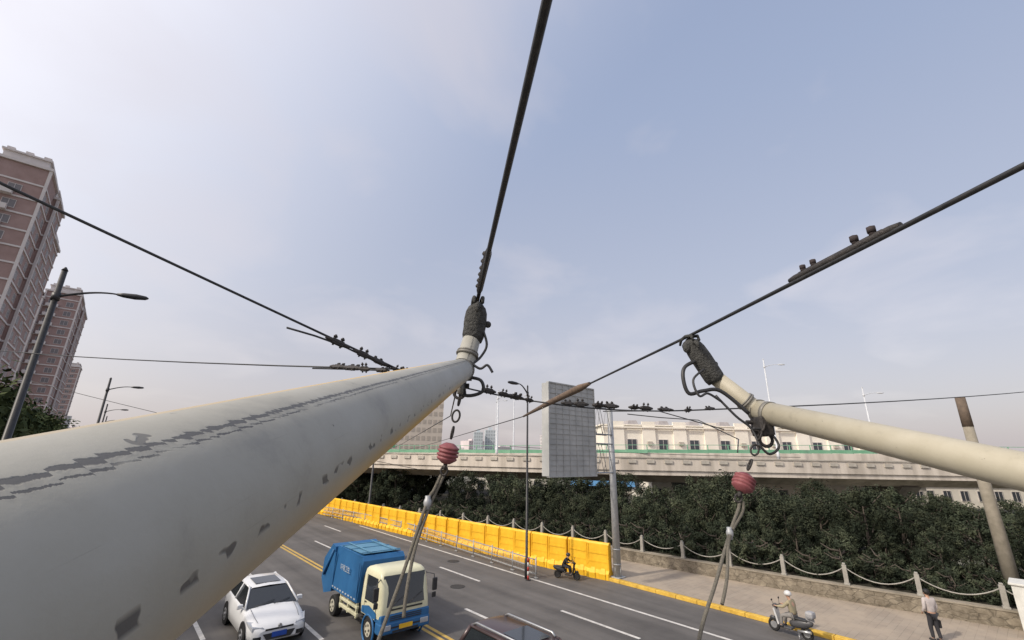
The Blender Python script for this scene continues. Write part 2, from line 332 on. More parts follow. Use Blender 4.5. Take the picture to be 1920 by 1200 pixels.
# ------------------------------------------------------------ street lamps
def lamp(name,label,loc,h,arm,adir,r0,r1,matp,group,curve=.5,drop=.9):
    e=empty(name,label,'street lamp',loc,group=group)
    mb=MB(); mb.tube([(0,0,0),(0,0,.9),(0,0,.95),(0,0,h)],[r0*1.5,r0*1.5,r0,r1],12); mb.cyl((0,0,h),(0,0,h+.12),r1*1.2,r1*.3,10); part(e,'pole',mb,matp)
    d=V((adir[0],adir[1],0)).normalized()
    z0=h-drop; pts=[]
    for k in range(11):
        t=k/10; pts.append(d*(arm*t)+V((0,0,z0+curve*sin(t*pi*.55))))
    mb=MB(); mb.tube(pts,[.045-.02*k/10 for k in range(11)],8); mb.tube([(0,0,z0-.12),(0,0,z0+.12)],r1*1.5,10); part(e,'arm',mb,matp)
    mb=MB(); q=pts[-1]
    mb.tube([q-d*.05,q+d*.12,q+d*.45,q+d*.72,q+d*.8],[.04,.08,.10,.07,.02],10); part(e,'lamp_head',mb,matp)
    return e
for x,y,h in((-2.35,19.5,11.4),(-1.25,48.7,11.4),(-1.6,78,11.4),(-1.8,107,11.4)):
    lamp('street_lamp','black street lamp with one curved arm beside the road',(x,y,.12),h,1.5,(1,-.25),.12,.075,M_black,'black street lamps',.35)
lamp('street_lamp','tall slim black street lamp beside the low railing',(17.42,18.55,.008),9.85,.8,(-1,-.05),.07,.045,M_black,'black street lamps',.5,.4)
lamp('street_lamp','tall slim black street lamp beside the low railing',(18.55,40.6,.008),9.8,1.0,(-1,.35),.1,.06,M_black,'black street lamps',.35)
# ------------------------------------------------------------ gantry sign (seen from behind)
e=empty('gantry_sign','back of a large grey road sign on a steel mast','road sign',(20.95,15.45,.13))
mb=MB(); mb.tube([(0,0,0),(0,0,8.9)],[.2,.15],14); mb.bbox(-.3,.3,-.3,.3,0,.06,.02)
for z in(.6,1.3): mb.cyl((0,0,z),(0,0,z+.04),.215,n=14)
for a in range(4): mb.tube([(.21*cos(a*pi/2),.21*sin(a*pi/2),.06),(.19*cos(a*pi/2),.19*sin(a*pi/2),.5)],.02,4)
part(e,'mast',mb,M_steel)
mb=MB()
for z0 in(5.1,7.1):
    for yy in(-.12,.30):
        mb.tube([(0,yy,z0),(-5.0,yy,z0)],.035,8); mb.tube([(0,yy,z0+1.5),(-5.0,yy,z0+1.5)],.035,8)
        for k in range(6):
            x=-.1-k*.8; mb.tube([(x,yy,z0),(x-.4,yy,z0+1.5),(x-.8,yy,z0)],.016,6)
    for k in range(7): mb.tube([(-.1-k*.8,-.12,z0),(-.1-k*.8,.30,z0)],.016,6)
part(e,'lattice_arm',mb,M_steel)
M_sign=mat('sign_back',(.31,.32,.32),.65,.05,nscale=.9,col2=(.45,.455,.45))
XL,XR=-5.3,-1.85
mb=MB(); mb.box(XL,XR,-.32,-.26,5.0,9.4)
for a in((4.95,4.999),(9.401,9.46)): mb.box(XL-.05,XR+.05,-.37,-.18,a[0],a[1])
mb.box(XL-.08,XL-.001,-.37,.1,4.999,9.401); mb.box(XR+.001,XR+.05,-.37,-.18,4.999,9.401)
for k in range(1,18): mb.box(XL,XR,-.338 if k%2 else -.355,-.32,4.99+k*.245,5.01+k*.245)
for k in range(1,7): x=XL+k*(XR-XL)/7; mb.box(x-.015,x+.015,-.368,-.356,5.0,9.4)
part(e,'sign_panel',mb,M_sign)
# ------------------------------------------------------------ right concrete pole, cabinet
mb=MB(); mb.tube([(0,0,0),(0,0,8.3)],[.26,.17],18)
e=empty('utility_pole','thick weathered concrete pole rising from the planting','utility pole',(28.6,1.65,.6)); part(e,'shaft',mb,mat('pole_concrete',(.20,.18,.14),.9,nscale=3,col2=(.31,.28,.23),bump=.3))
mb=MB(); mb.tube([(0,0,7.0),(0,0,8.32)],[.192,.180],18); part(e,'rusty_sleeve',mb,mat('rusty_band',(.09,.07,.055),.85,nscale=6,col2=(.16,.12,.09)))
M_cab=mat('cabinet_white',(.5,.5,.47),.6,nscale=3,col2=(.65,.65,.62))
e=empty('utility_cabinet','white roadside utility cabinet standing against the wall','utility cabinet',(26.15,1.2,.13))
mb=MB(); mb.bbox(-.5,.5,-.35,.35,.1,1.7,.02); mb.bbox(-.56,.56,-.41,.41,1.7,1.78,.02); part(e,'cabinet_body',mb,M_cab); mb=MB(); mb.box(-.52,.52,-.37,.37,0,.1); part(e,'plinth',mb,M_conc)
mb=MB(); mb.box(-.515,-.503,-.3,-.01,.2,1.6); mb.box(-.515,-.503,.01,.3,.2,1.6); part(e,'door',mb,M_cab)
# ------------------------------------------------------------ overpass
def streak(name,a,b):
    m=bpy.data.materials.new(name); m.use_nodes=True; nn=m.node_tree.nodes; ll=m.node_tree.links
    tcc=nn.new('ShaderNodeTexCoord'); mp=nn.new('ShaderNodeMapping'); mp.inputs['Scale'].default_value=(1.2,1.2,.12); nq=nn.new('ShaderNodeTexNoise'); nq.inputs['Scale'].default_value=1.0; nq.inputs['Detail'].default_value=8
    r=nn.new('ShaderNodeValToRGB'); r.color_ramp.elements[0].position=.3; r.color_ramp.elements[0].color=(*a,1); r.color_ramp.elements[1].position=.60; r.color_ramp.elements[1].color=(*b,1)
    ll.new(tcc.outputs['Object'],mp.inputs[0]); ll.new(mp.outputs[0],nq.inputs['Vector']); ll.new(nq.outputs['Fac'],r.inputs['Fac']); ll.new(r.outputs[0],nn['Principled BSDF'].inputs['Base Color']); nn['Principled BSDF'].inputs['Roughness'].default_value=.9
    return m
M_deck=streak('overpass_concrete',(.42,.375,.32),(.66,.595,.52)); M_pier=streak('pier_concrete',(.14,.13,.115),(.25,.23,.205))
def hp(l): return [HG(a,b)+((c,) ) for a,b,c in l]
front=hp([(-150,135,-.3),(-90,92,-.2),(-60,73,-.1),(-30,56,0),(-15,49,0),(0,43.6,0),(10,41.3,0),(25,40.6,0),(45,40.6,0),(80,42,0),(120,45,0),(180,50,0)])
e=empty('overpass','long concrete road overpass on flared piers','overpass')
mb=MB(); mb.sweep(front,[(.0,4.6),(.0,5.3),(9.5,5.3),(9.5,4.6),(8.2,4.5),(6.8,3.9),(2.8,3.9),(1.3,4.5)]); part(e,'deck',mb,M_deck)
mb=MB(); mb.sweep(front,[(-.12,5.0),(-.12,6.05),(.18,6.05),(.25,5.35),(.25,5.305),(-.003,5.302),(-.003,5.0)]); mb.sweep(front,[(9.3,5.305),(9.3,6.05),(9.55,6.05),(9.55,5.305)]); part(e,'parapet',mb,M_deck)
mb=MB(); mb.sweep([(a,b,c) for a,b,c in front],[(-.2,6.055),(-.2,6.15),(.25,6.15),(.25,6.055)])
part(e,'parapet_rail',mb,M_conc)
mb=MB(); mb.box(-.35,.35,-.10,-.005,5.62,5.9); bm_=mb.mesh('parapet_block',M_conc)
for p,t in arc([(a,b) for a,b,c in front[4:9]],1.6)[:60]:
    nrm=V((-t.y,t.x,0)); o=part(e,'parapet_block',bm_,None); o.location=p-nrm*.12; o.rotation_euler=(0,0,math.atan2(t.y,t.x))
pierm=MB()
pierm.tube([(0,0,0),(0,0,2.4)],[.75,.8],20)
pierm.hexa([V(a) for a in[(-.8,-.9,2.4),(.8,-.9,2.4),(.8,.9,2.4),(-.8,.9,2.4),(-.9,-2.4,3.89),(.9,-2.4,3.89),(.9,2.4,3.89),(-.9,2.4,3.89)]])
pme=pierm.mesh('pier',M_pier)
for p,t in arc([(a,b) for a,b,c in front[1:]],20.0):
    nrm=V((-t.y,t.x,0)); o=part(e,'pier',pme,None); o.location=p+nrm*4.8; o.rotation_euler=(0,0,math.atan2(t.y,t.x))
e=empty('overpass_ramp','rear concrete ramp with a green railing','overpass')
rear=hp([(-110,128,-.3),(-60,88,0),(-20,66,0.2),(0,58,.35),(15,54.5,.6),(45,53.5,1.0),(80,55,1.2),(150,60,1.2)])
mb=MB(); mb.sweep(rear,[(0,4.5),(0,6.0),(8,6.0),(8,4.5),(6,3.9),(2,3.9)]); part(e,'deck',mb,M_deck)
M_green=mat('green_railing',(.12,.33,.19),.6,nscale=.25,col2=(.26,.46,.33))
pan=MB(); pan.box(.03,2.37,-.2,-.12,6.02,6.42); gpm=pan.mesh('green_panel',M_green); pst=MB(); pst.box(-.04,.04,-.2,-.1,6.0,6.98); psm=pst.mesh('railing_post',M_green)
ra=arc([(a,b) for a,b,c in rear[2:7]],2.4)
RZ=[(-60,0),(-20,.2),(0,.35),(15,.6),(45,1.0),(80,1.2),(150,1.2)]
def rz_(x):
    for (a,b),(c,d_) in zip(RZ,RZ[1:]):
        if a<=x<=c: return b+(d_-b)*(x-a)/(c-a)
    return 1.2
for p,t in ra[:48]:
    nrm=V((-t.y,t.x,0)); rx=.7547*p.x-.6561*p.y; o=part(e,'green_panel',gpm,None); o.location=V((p.x,p.y,rz_(rx)+.02))+nrm*.25; o.rotation_euler=(0,0,math.atan2(t.y,t.x))
    o=part(e,'railing_post',psm,None); o.location=V((p.x,p.y,rz_(rx)))+nrm*.25; o.rotation_euler=(0,0,math.atan2(t.y,t.x))
mb=MB(); mb.sweep(rear,[(.08,6.92),(.08,6.98),(.16,6.98),(.16,6.92)])
part(e,'handrail',mb,M_green)
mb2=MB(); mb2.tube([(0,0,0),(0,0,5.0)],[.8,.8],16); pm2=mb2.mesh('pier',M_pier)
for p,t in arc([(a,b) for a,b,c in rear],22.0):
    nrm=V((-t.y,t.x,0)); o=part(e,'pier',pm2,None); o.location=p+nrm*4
M_pale=mat('pale_lamp_paint',(.5,.52,.55),.5)
for (x,y,h) in((30,51,17.5-6),(43.5,54,15-6.2),(-1.5,53,7.5),(0.6,75,10.5),(-3,95,12),(9,62,9.5)):
    a=HG(x,y); lamp('street_lamp','slim pale grey street lamp standing on the overpass',(a[0],a[1],6.0),h,1.6,(.6,-.6),.11,.07,M_pale,'pale lamps on the overpass',.3)
a=HG(-13.6,50.5); e=empty('road_sign','small green road sign on a grey post on the overpass','road sign',(a[0],a[1],5.3),HA)
mb=MB(); mb.cyl((0,0,0),(0,0,2.6),.06,n=8); part(e,'sign_post',mb,M_steel); mb=MB(); mb.bbox(-.9,.9,-.12,-.065,1.4,2.5,.02); part(e,'sign_plate',mb,mat('sign_green',(.04,.22,.12),.5))
mb=MB(); mb.box(-.7,.7,-.126,-.121,2.1,2.2); mb.box(-.7,.3,-.126,-.121,1.75,1.85); part(e,'sign_stripe',mb,M_white)
# ------------------------------------------------------------ buildings
M_win=mat('window_glass',(.035,.042,.055),.2,nscale=.3,col2=(.08,.09,.105),spec=.5)
M_win2=mat('window_glass_hazy',(.13,.12,.13),.4,nscale=.3,col2=(.20,.19,.20),spec=.4)  # tower panes paled, distance haze put into the colour
def facade(par,o,ux,W,z0,nf,fh,nc,ww,wh,mats,nrm,budget,frame=None):
    ux=V(ux).normalized(); nrm=V(nrm).normalized(); pitch=W/nc
    wm=MB(); base=[(-ww/2,0),(ww/2,0),(ww/2,wh),(-ww/2,wh)]
    pts=[ux*a+V((0,0,b)) for a,b in base]
    wm.hexa([pts[0]-nrm*.05,pts[1]-nrm*.05,pts[1]+nrm*.04,pts[0]+nrm*.04,pts[3]-nrm*.05,pts[2]-nrm*.05,pts[2]+nrm*.04,pts[3]+nrm*.04])
    fr=.07
    for a,b,c,d in((-ww/2-fr,ww/2+fr,-fr,0),(-ww/2-fr,ww/2+fr,wh,wh+fr),(-ww/2-fr,-ww/2,0,wh),(ww/2,ww/2+fr,0,wh),(-.03,.03,0,wh)):
        P=[ux*a+V((0,0,c)),ux*b+V((0,0,c)),ux*b+V((0,0,d)),ux*a+V((0,0,d))]
        wm.hexa([P[0]-nrm*.05,P[1]-nrm*.05,P[1]+nrm*.08,P[0]+nrm*.08,P[3]-nrm*.05,P[2]-nrm*.05,P[2]+nrm*.08,P[3]+nrm*.08],1)
    me=wm.mesh('window',mats); rest=MB(); 
    for f in range(nf-1,-1,-1):
        for c in range(nc):
            loc=V(o)+ux*(pitch*(c+.5))+V((0,0,z0+f*fh+.9))
            if budget[0]>0:
                ob=part(par,'window',me,None); ob.location=loc; budget[0]-=1
            else:
                rest.add([v+loc for v in wm.v],wm.f,0); rest.m[-len(wm.f):]=wm.m
    if rest.v: part(par,'window',rest,mats,kind='stuff')
M_frame=mat('window_frame',(.50,.47,.46),.7)
M_brick=mat('apartment_brick',(.27,.185,.17),.9,nscale=.5,col2=(.35,.25,.235))  # brick lightened so the distance haze sits in its colour
M_band=mat('apartment_band',(.54,.50,.49),.85,nscale=1,col2=(.62,.58,.57))
def tower(loc,H_,label,blocks):
    e=empty('apartment_tower',label,'apartment building',loc,group='brown apartment towers')
    wall=MB(); band=MB(); roof=MB(); bud=[100]
    for bi,(x0,x1,y0,y1,h) in enumerate(blocks):
        wall.box(x0,x1,y0,y1,0,h)
        nf=int((h-1)/3.0)
        for f in range(nf+1): band.box(x0-.14,x1+.14,y0-.14,y1+.14,f*3.0-.02 if f else .0,f*3.0+.28)
        for q in(x0,x1):
            band.box(q-.2,q+.2,y0-.2,y0+.2,.33,h-.01)
        roof.box(x0-.35,x1+.35,y0-.35,y1+.35,h+.004,h+.5); roof.box(x0+.6,x1-.6,y0+.6,y1-.6,h+.5,h+2.0); roof.box(x0+.3,x1-.3,y0+.3,y1-.3,h+2.0,h+2.3)
        if bi<2:
            for q in range(3): xx=x0+(x1-x0)*(q+.5)/3; roof.box(xx-.5,xx+.5,y0+1,y0+2,h+2.3,h+3.0)
    part(e,'wall',wall,M_brick); part(e,'floor_band',band,M_band); part(e,'roof_cornice',roof,M_band)
    for (x0,x1,y0,y1,h) in blocks:
        nf=int((h-1)/3.0)
        facade(e,(x1,y0,0),(0,1,0),y1-y0,0,nf,3.0,max(1,int((y1-y0)/4.2)),1.8,1.4,[M_win2,M_frame],(1,0,0),bud)
        facade(e,(x0,y0,0),(1,0,0),x1-x0,0,nf,3.0,max(1,int((x1-x0)/3.6)),1.6,1.4,[M_win2,M_frame],(0,-1,0),bud)
    bal=MB()
    for (x0,x1,y0,y1,h) in blocks[:2]:
        for f in range(1,int((h-1)/3.0)):
            bal.box(x0+.8,x0+3.6,y0-1.1,y0-.15,f*3.0+.05,f*3.0+1.0)
    part(e,'balcony',bal,M_band,kind='stuff')
    return e
tower((-18.9,108,0),58,'tall brown brick apartment tower with pale floor bands',[(-7,0,0,9,54.5),(-19,-7.01,2,14,49),(-5,.7,9.01,18,53),(-16,.2,18.01,30,49)])
tower((-17.5,192,0),58,'brown brick apartment tower beyond the nearer one',[(-8,0,0,12,53),(-20,-8.01,-2,14,50),(-14,.6,12.01,26,51),(-34,-21,-4,12,55)])
tower((-24,362,0),58,'distant brown apartment tower along the road',[(-10,0,0,14,52),(-24,-10.01,0,16,48)])
tower((-46,150,0),50,'grey brown apartment block behind the towers',[(-12,0,0,12,44),(-24,-12.01,2,16,41)])
M_cream=mat('cream_render',(.74,.70,.61),.85,nscale=.4,col2=(.86,.82,.73))
M_tile=mat('grey_roof_tile',(.32,.30,.30),.8,nscale=2)
p=HG(15.8,76); ang=HA
e=empty('white_building','long cream building with dark windows and a stepped roof','building',(p[0],p[1],0),ang+.03)
mb=MB(); mb.box(0,48,0,12,0,11.3); 
for k in range(9): mb.box(1.2+k*5.3,3.4+k*5.3,-.3,0,0,12.0)
part(e,'wall',mb,M_cream); mb=MB(); mb.box(-.4,48.4,-.5,-.31,10.9,11.15); mb.box(-.4,48.4,-.31,12.4,11.31,11.5)
part(e,'cornice',mb,M_cream)
mb=MB()
for k in range(8):
    mb.hexa([V(a) for a in[(4.2+k*5.3,0,11.5),(6+k*5.3,0,11.5),(6+k*5.3,3,11.5),(4.2+k*5.3,3,11.5),(4.4+k*5.3,.3,12.2),(5.8+k*5.3,.3,12.2),(5.8+k*5.3,3,12.2),(4.4+k*5.3,3,12.2)]])
part(e,'roof',mb,M_tile); bud=[100]; facade(e,(3.4,0,0),(1,0,0),5.3*8,.25,3,3.1,16,1.5,1.7,[M_win,M_frame],(0,-1,0),bud)
mb=MB(); mb.bbox(-.4,.4,-.35,-.02,0,.55,.03); am=mb.mesh('air_conditioner',M_conc)
for k in range(9):
    o=part(e,'air_conditioner',am,None); o.location=(2.3+k*5.3,-.31,8.2 if k%3 else 5.2)
def slab(name,label,rx,fy,W,Dp,h,colr,nf,nc,ww,rot=0,group=None,core=True):
    p=HG(rx,fy); e=empty(name,label,'building',(p[0],p[1],0),HA+rot,group=group)
    m1=mat(name+'_w%d'%int(rx*10+h),colr,.9,nscale=.1,namt=.06); m2=mat(name+'_g%d'%int(rx*10+h),tuple(c*.72 for c in colr),.6,namt=.1)  # aerial haze is painted in: pale wall colour, low-contrast windows
    mb=MB(); mb.box(0,W,0,Dp,0,h)
    if core: mb.box(W*.3,W*.7,Dp*.3,Dp*.7,h,h+2)
    part(e,'wall',mb,m1)
    if nf:
        wm=MB()
        for f in range(nf):
            for c in range(nc):
                x=W/nc*(c+.5); z=h/nf*(f+.35); wm.box(x-ww/2,x+ww/2,-.1,0,z,z+h/nf*.5)
        part(e,'window',wm,m2,kind='stuff')
        wm=MB()
        for f in range(nf):
            for c in range(nc//2+1):
                y=Dp/(nc//2+1)*(c+.5); z=h/nf*(f+.35); wm.box(W,W+.1,y-ww/2,y+ww/2,z,z+h/nf*.5)
        part(e,'window',wm,m2,kind='stuff')
    return e
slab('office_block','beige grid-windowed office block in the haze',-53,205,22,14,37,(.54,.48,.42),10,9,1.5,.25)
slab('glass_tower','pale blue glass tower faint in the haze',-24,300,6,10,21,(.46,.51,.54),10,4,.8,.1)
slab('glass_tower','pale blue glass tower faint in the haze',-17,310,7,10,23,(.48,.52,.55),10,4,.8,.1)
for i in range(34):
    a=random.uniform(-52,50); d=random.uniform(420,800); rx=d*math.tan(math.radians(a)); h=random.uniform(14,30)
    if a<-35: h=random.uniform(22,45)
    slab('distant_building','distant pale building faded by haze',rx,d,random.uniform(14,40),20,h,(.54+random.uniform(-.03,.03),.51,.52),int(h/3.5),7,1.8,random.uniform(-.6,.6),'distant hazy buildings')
M_redroof=mat('red_roof',(.30,.11,.07),.8,nscale=3); M_blueroof=mat('blue_roof',(.10,.25,.45),.6,nscale=3)
for i,(x,y,W) in enumerate(((7.6,54.5,6.5),(19,62,10),(-6,75,12),(33,64,14),(46,64,13),(60,68,18))):
    p=HG(x,y); e=empty('low_house','low white house glimpsed beneath the overpass','house',(p[0],p[1],0),HA+.2*random.uniform(-1,1),group='low houses behind the overpass')
    hw=3.2 if i else 2.9
    mb=MB(); mb.box(0,W,0,8,0,hw); part(e,'wall',mb,M_cream)
    mb=MB(); mb.add([(-.4,-.4,hw),(W+.4,-.4,hw),(W+.4,8.4,hw),(-.4,8.4,hw),(-.4,4,hw+1.4),(W+.4,4,hw+1.4)],[(0,1,5,4),(2,3,4,5),(0,4,3),(1,2,5)]); part(e,'roof',mb,M_blueroof if i==0 else (M_redroof if i%2 else M_tile))
    facade(e,(0,0,0),(1,0,0),W,0,1,3,int(W/2.5),1.1,1.3,[M_win,M_frame],(0,-1,0),[10])
# ------------------------------------------------------------ trees
M_bark=mat('bark',(.06,.05,.04),.95,nscale=8,col2=(.11,.09,.075),bump=.4)
def leafmat(name,a,b):
    m=bpy.data.materials.new(name); m.use_nodes=True; n=m.node_tree.nodes; l=m.node_tree.links; bs=n['Principled BSDF']
    tc=n.new('ShaderNodeTexCoord'); no=n.new('ShaderNodeTexNoise'); no.inputs['Scale'].default_value=1.3; no.inputs['Detail'].default_value=5
    r=n.new('ShaderNodeValToRGB'); r.color_ramp.elements[0].position=.35; r.color_ramp.elements[0].color=(*a,1); r.color_ramp.elements[1].position=.68; r.color_ramp.elements[1].color=(*b,1)
    oi=n.new('ShaderNodeObjectInfo'); hs=n.new('ShaderNodeHueSaturation'); mrr=n.new('ShaderNodeMapRange'); mrr.inputs[3].default_value=.65; mrr.inputs[4].default_value=1.35; l.new(oi.outputs['Random'],mrr.inputs[0]); l.new(mrr.outputs[0],hs.inputs['Value'])
    l.new(tc.outputs['Object'],no.inputs['Vector']); l.new(no.outputs['Fac'],r.inputs['Fac']); l.new(r.outputs[0],hs.inputs['Color']); l.new(hs.outputs[0],bs.inputs['Base Color']); bs.inputs['Roughness'].default_value=.85; bs.inputs['Specular IOR Level'].default_value=.06
    return m
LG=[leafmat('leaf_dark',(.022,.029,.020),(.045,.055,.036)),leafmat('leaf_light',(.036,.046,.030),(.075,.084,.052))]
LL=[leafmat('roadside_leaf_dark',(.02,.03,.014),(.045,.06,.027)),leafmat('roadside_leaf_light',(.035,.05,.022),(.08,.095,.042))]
def tree_src(h,r,nclump,nleaf,ls,low,seed,lab,LM,name='tree',cat='tree',grp=None):
    rnd=random.Random(seed)
    e=empty(name,lab,cat,group=grp or ('evergreen trees' if LM is LG else 'roadside trees'))
    mb=MB()
    th=h*.55; mb.tube([(0,0,-.2),(rnd.uniform(-.1,.1),rnd.uniform(-.1,.1),th*.5),(rnd.uniform(-.2,.2),0,th),(0,0,h*.85)],[.14*h/5,.11*h/5,.07*h/5,.02],8)
    for k in range(7):
        a=rnd.uniform(0,6.28); z=h*(.22+.09*k); q=V((cos(a)*r*.7,sin(a)*r*.7,z+h*.18)); mb.tube([(0,0,z),V((0,0,z)).lerp(q,.5)+V((0,0,-.1)),q],[.05,.035,.012],6)
    part(e,'trunk',mb,M_bark)
    cr=MB()
    for c in range(nclump):
        while True:
            p=V((rnd.uniform(-1,1),rnd.uniform(-1,1),rnd.uniform(-1,1)))
            if .35<p.length<1: break
        z=low+(h-low)*(p.z*.5+.5); wz=math.sqrt(max(.05,1-((p.z))**2*.75))
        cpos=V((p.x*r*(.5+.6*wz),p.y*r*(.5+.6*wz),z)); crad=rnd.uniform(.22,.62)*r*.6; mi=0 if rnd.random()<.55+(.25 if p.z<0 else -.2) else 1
        for k in range(nleaf):
            d=V((rnd.gauss(0,1),rnd.gauss(0,1),rnd.gauss(0,.8))); d=d.normalized()*crad*rnd.uniform(.3,1.1)**.6; q=cpos+d
            nrm=(d.normalized()+V((rnd.gauss(0,.6),rnd.gauss(0,.6),rnd.gauss(0,.6)+.3))).normalized(); u=nrm.orthogonal().normalized(); w=nrm.cross(u); a=rnd.uniform(0,6.28)
            uu=(u*cos(a)+w*sin(a)); ww=nrm.cross(uu); s=ls*rnd.uniform(.6,1.3)
            cr.add([q-uu*s,q+ww*s*.45,q+uu*s,q-ww*s*.45],[(0,1,2,3)],mi)
    part(e,'crown',cr,LM); return e
rnd=random.Random(3)
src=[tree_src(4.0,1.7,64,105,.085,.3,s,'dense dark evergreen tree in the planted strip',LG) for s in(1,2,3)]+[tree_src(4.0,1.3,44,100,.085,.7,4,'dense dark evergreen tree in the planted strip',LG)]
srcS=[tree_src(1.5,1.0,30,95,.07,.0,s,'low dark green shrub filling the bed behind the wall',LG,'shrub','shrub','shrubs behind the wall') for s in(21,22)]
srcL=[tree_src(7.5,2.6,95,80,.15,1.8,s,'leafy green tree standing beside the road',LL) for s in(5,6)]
used=set()
def put(srcs,x,y,z,s,sz=1.0):
    k=rnd.randrange(len(srcs)); a=srcs[k]; rz=rnd.uniform(0,6.28)
    if a.name not in used:
        used.add(a.name); a.location=(x,y,z); a.rotation_euler=(0,0,rz); a.scale=(s,s,s*sz)
    else: copy_thing(a,(x,y,z),rz,(s,s,s*sz))
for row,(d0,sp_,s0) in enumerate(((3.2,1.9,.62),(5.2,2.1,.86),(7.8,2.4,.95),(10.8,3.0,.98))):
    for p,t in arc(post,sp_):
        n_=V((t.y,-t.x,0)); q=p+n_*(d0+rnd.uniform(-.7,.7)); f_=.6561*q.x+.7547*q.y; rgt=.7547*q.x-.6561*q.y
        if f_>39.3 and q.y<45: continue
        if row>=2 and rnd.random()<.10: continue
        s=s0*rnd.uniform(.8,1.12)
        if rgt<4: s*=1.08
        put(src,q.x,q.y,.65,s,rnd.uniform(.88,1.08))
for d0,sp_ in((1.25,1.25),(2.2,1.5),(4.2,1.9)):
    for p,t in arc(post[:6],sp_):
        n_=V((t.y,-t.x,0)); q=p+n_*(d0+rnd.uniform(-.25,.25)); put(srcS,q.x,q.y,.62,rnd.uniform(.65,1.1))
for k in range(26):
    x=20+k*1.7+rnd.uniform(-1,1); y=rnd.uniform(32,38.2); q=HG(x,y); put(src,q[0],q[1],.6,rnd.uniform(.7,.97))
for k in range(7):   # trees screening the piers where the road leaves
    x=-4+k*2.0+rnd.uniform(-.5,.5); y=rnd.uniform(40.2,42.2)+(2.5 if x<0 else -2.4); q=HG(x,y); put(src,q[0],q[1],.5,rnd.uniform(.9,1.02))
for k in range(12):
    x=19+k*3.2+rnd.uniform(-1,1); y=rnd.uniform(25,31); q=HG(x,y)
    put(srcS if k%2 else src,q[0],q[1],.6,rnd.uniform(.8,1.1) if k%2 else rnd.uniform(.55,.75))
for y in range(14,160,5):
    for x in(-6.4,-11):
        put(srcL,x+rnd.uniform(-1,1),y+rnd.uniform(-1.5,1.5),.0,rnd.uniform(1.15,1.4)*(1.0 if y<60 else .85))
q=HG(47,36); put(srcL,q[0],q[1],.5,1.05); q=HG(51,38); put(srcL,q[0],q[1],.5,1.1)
# ------------------------------------------------------------ vehicles
def wheel(par,x,y,r,wd,name='wheel',rim=M_rim):
    e=bpy.data.objects.new(name,None); C.objects.link(e); e.parent=par; e.location=(x,y,r); e.empty_display_size=.1
    s=1 if x>0 else -1
    mb=MB(); mb.tube([(-wd/2,0,0),(-wd*.4,0,0),(wd*.4,0,0),(wd/2,0,0)],[r*.93,r,r,r*.93],28); part(e,'tyre',mb,M_rub)
    mb=MB(); mb.tube([(s*wd*.5,0,0),(s*(wd*.5+.012),0,0)],[r*.62,r*.58],22)
    mb.tube([(s*wd*.5,0,0),(s*(wd*.5+.03),0,0)],[r*.2,r*.14],12)
    part(e,'rim',mb,rim)
    mb=MB()
    for k in range(5):
        a=2*pi*(k+.5)/5; c=V((s*(wd*.5+.013),cos(a)*r*.38,sin(a)*r*.38)); mb.cyl(c,c+V((s*.004,0,0)),r*.12,n=8)
    part(e,'rim_opening',mb,M_rub)
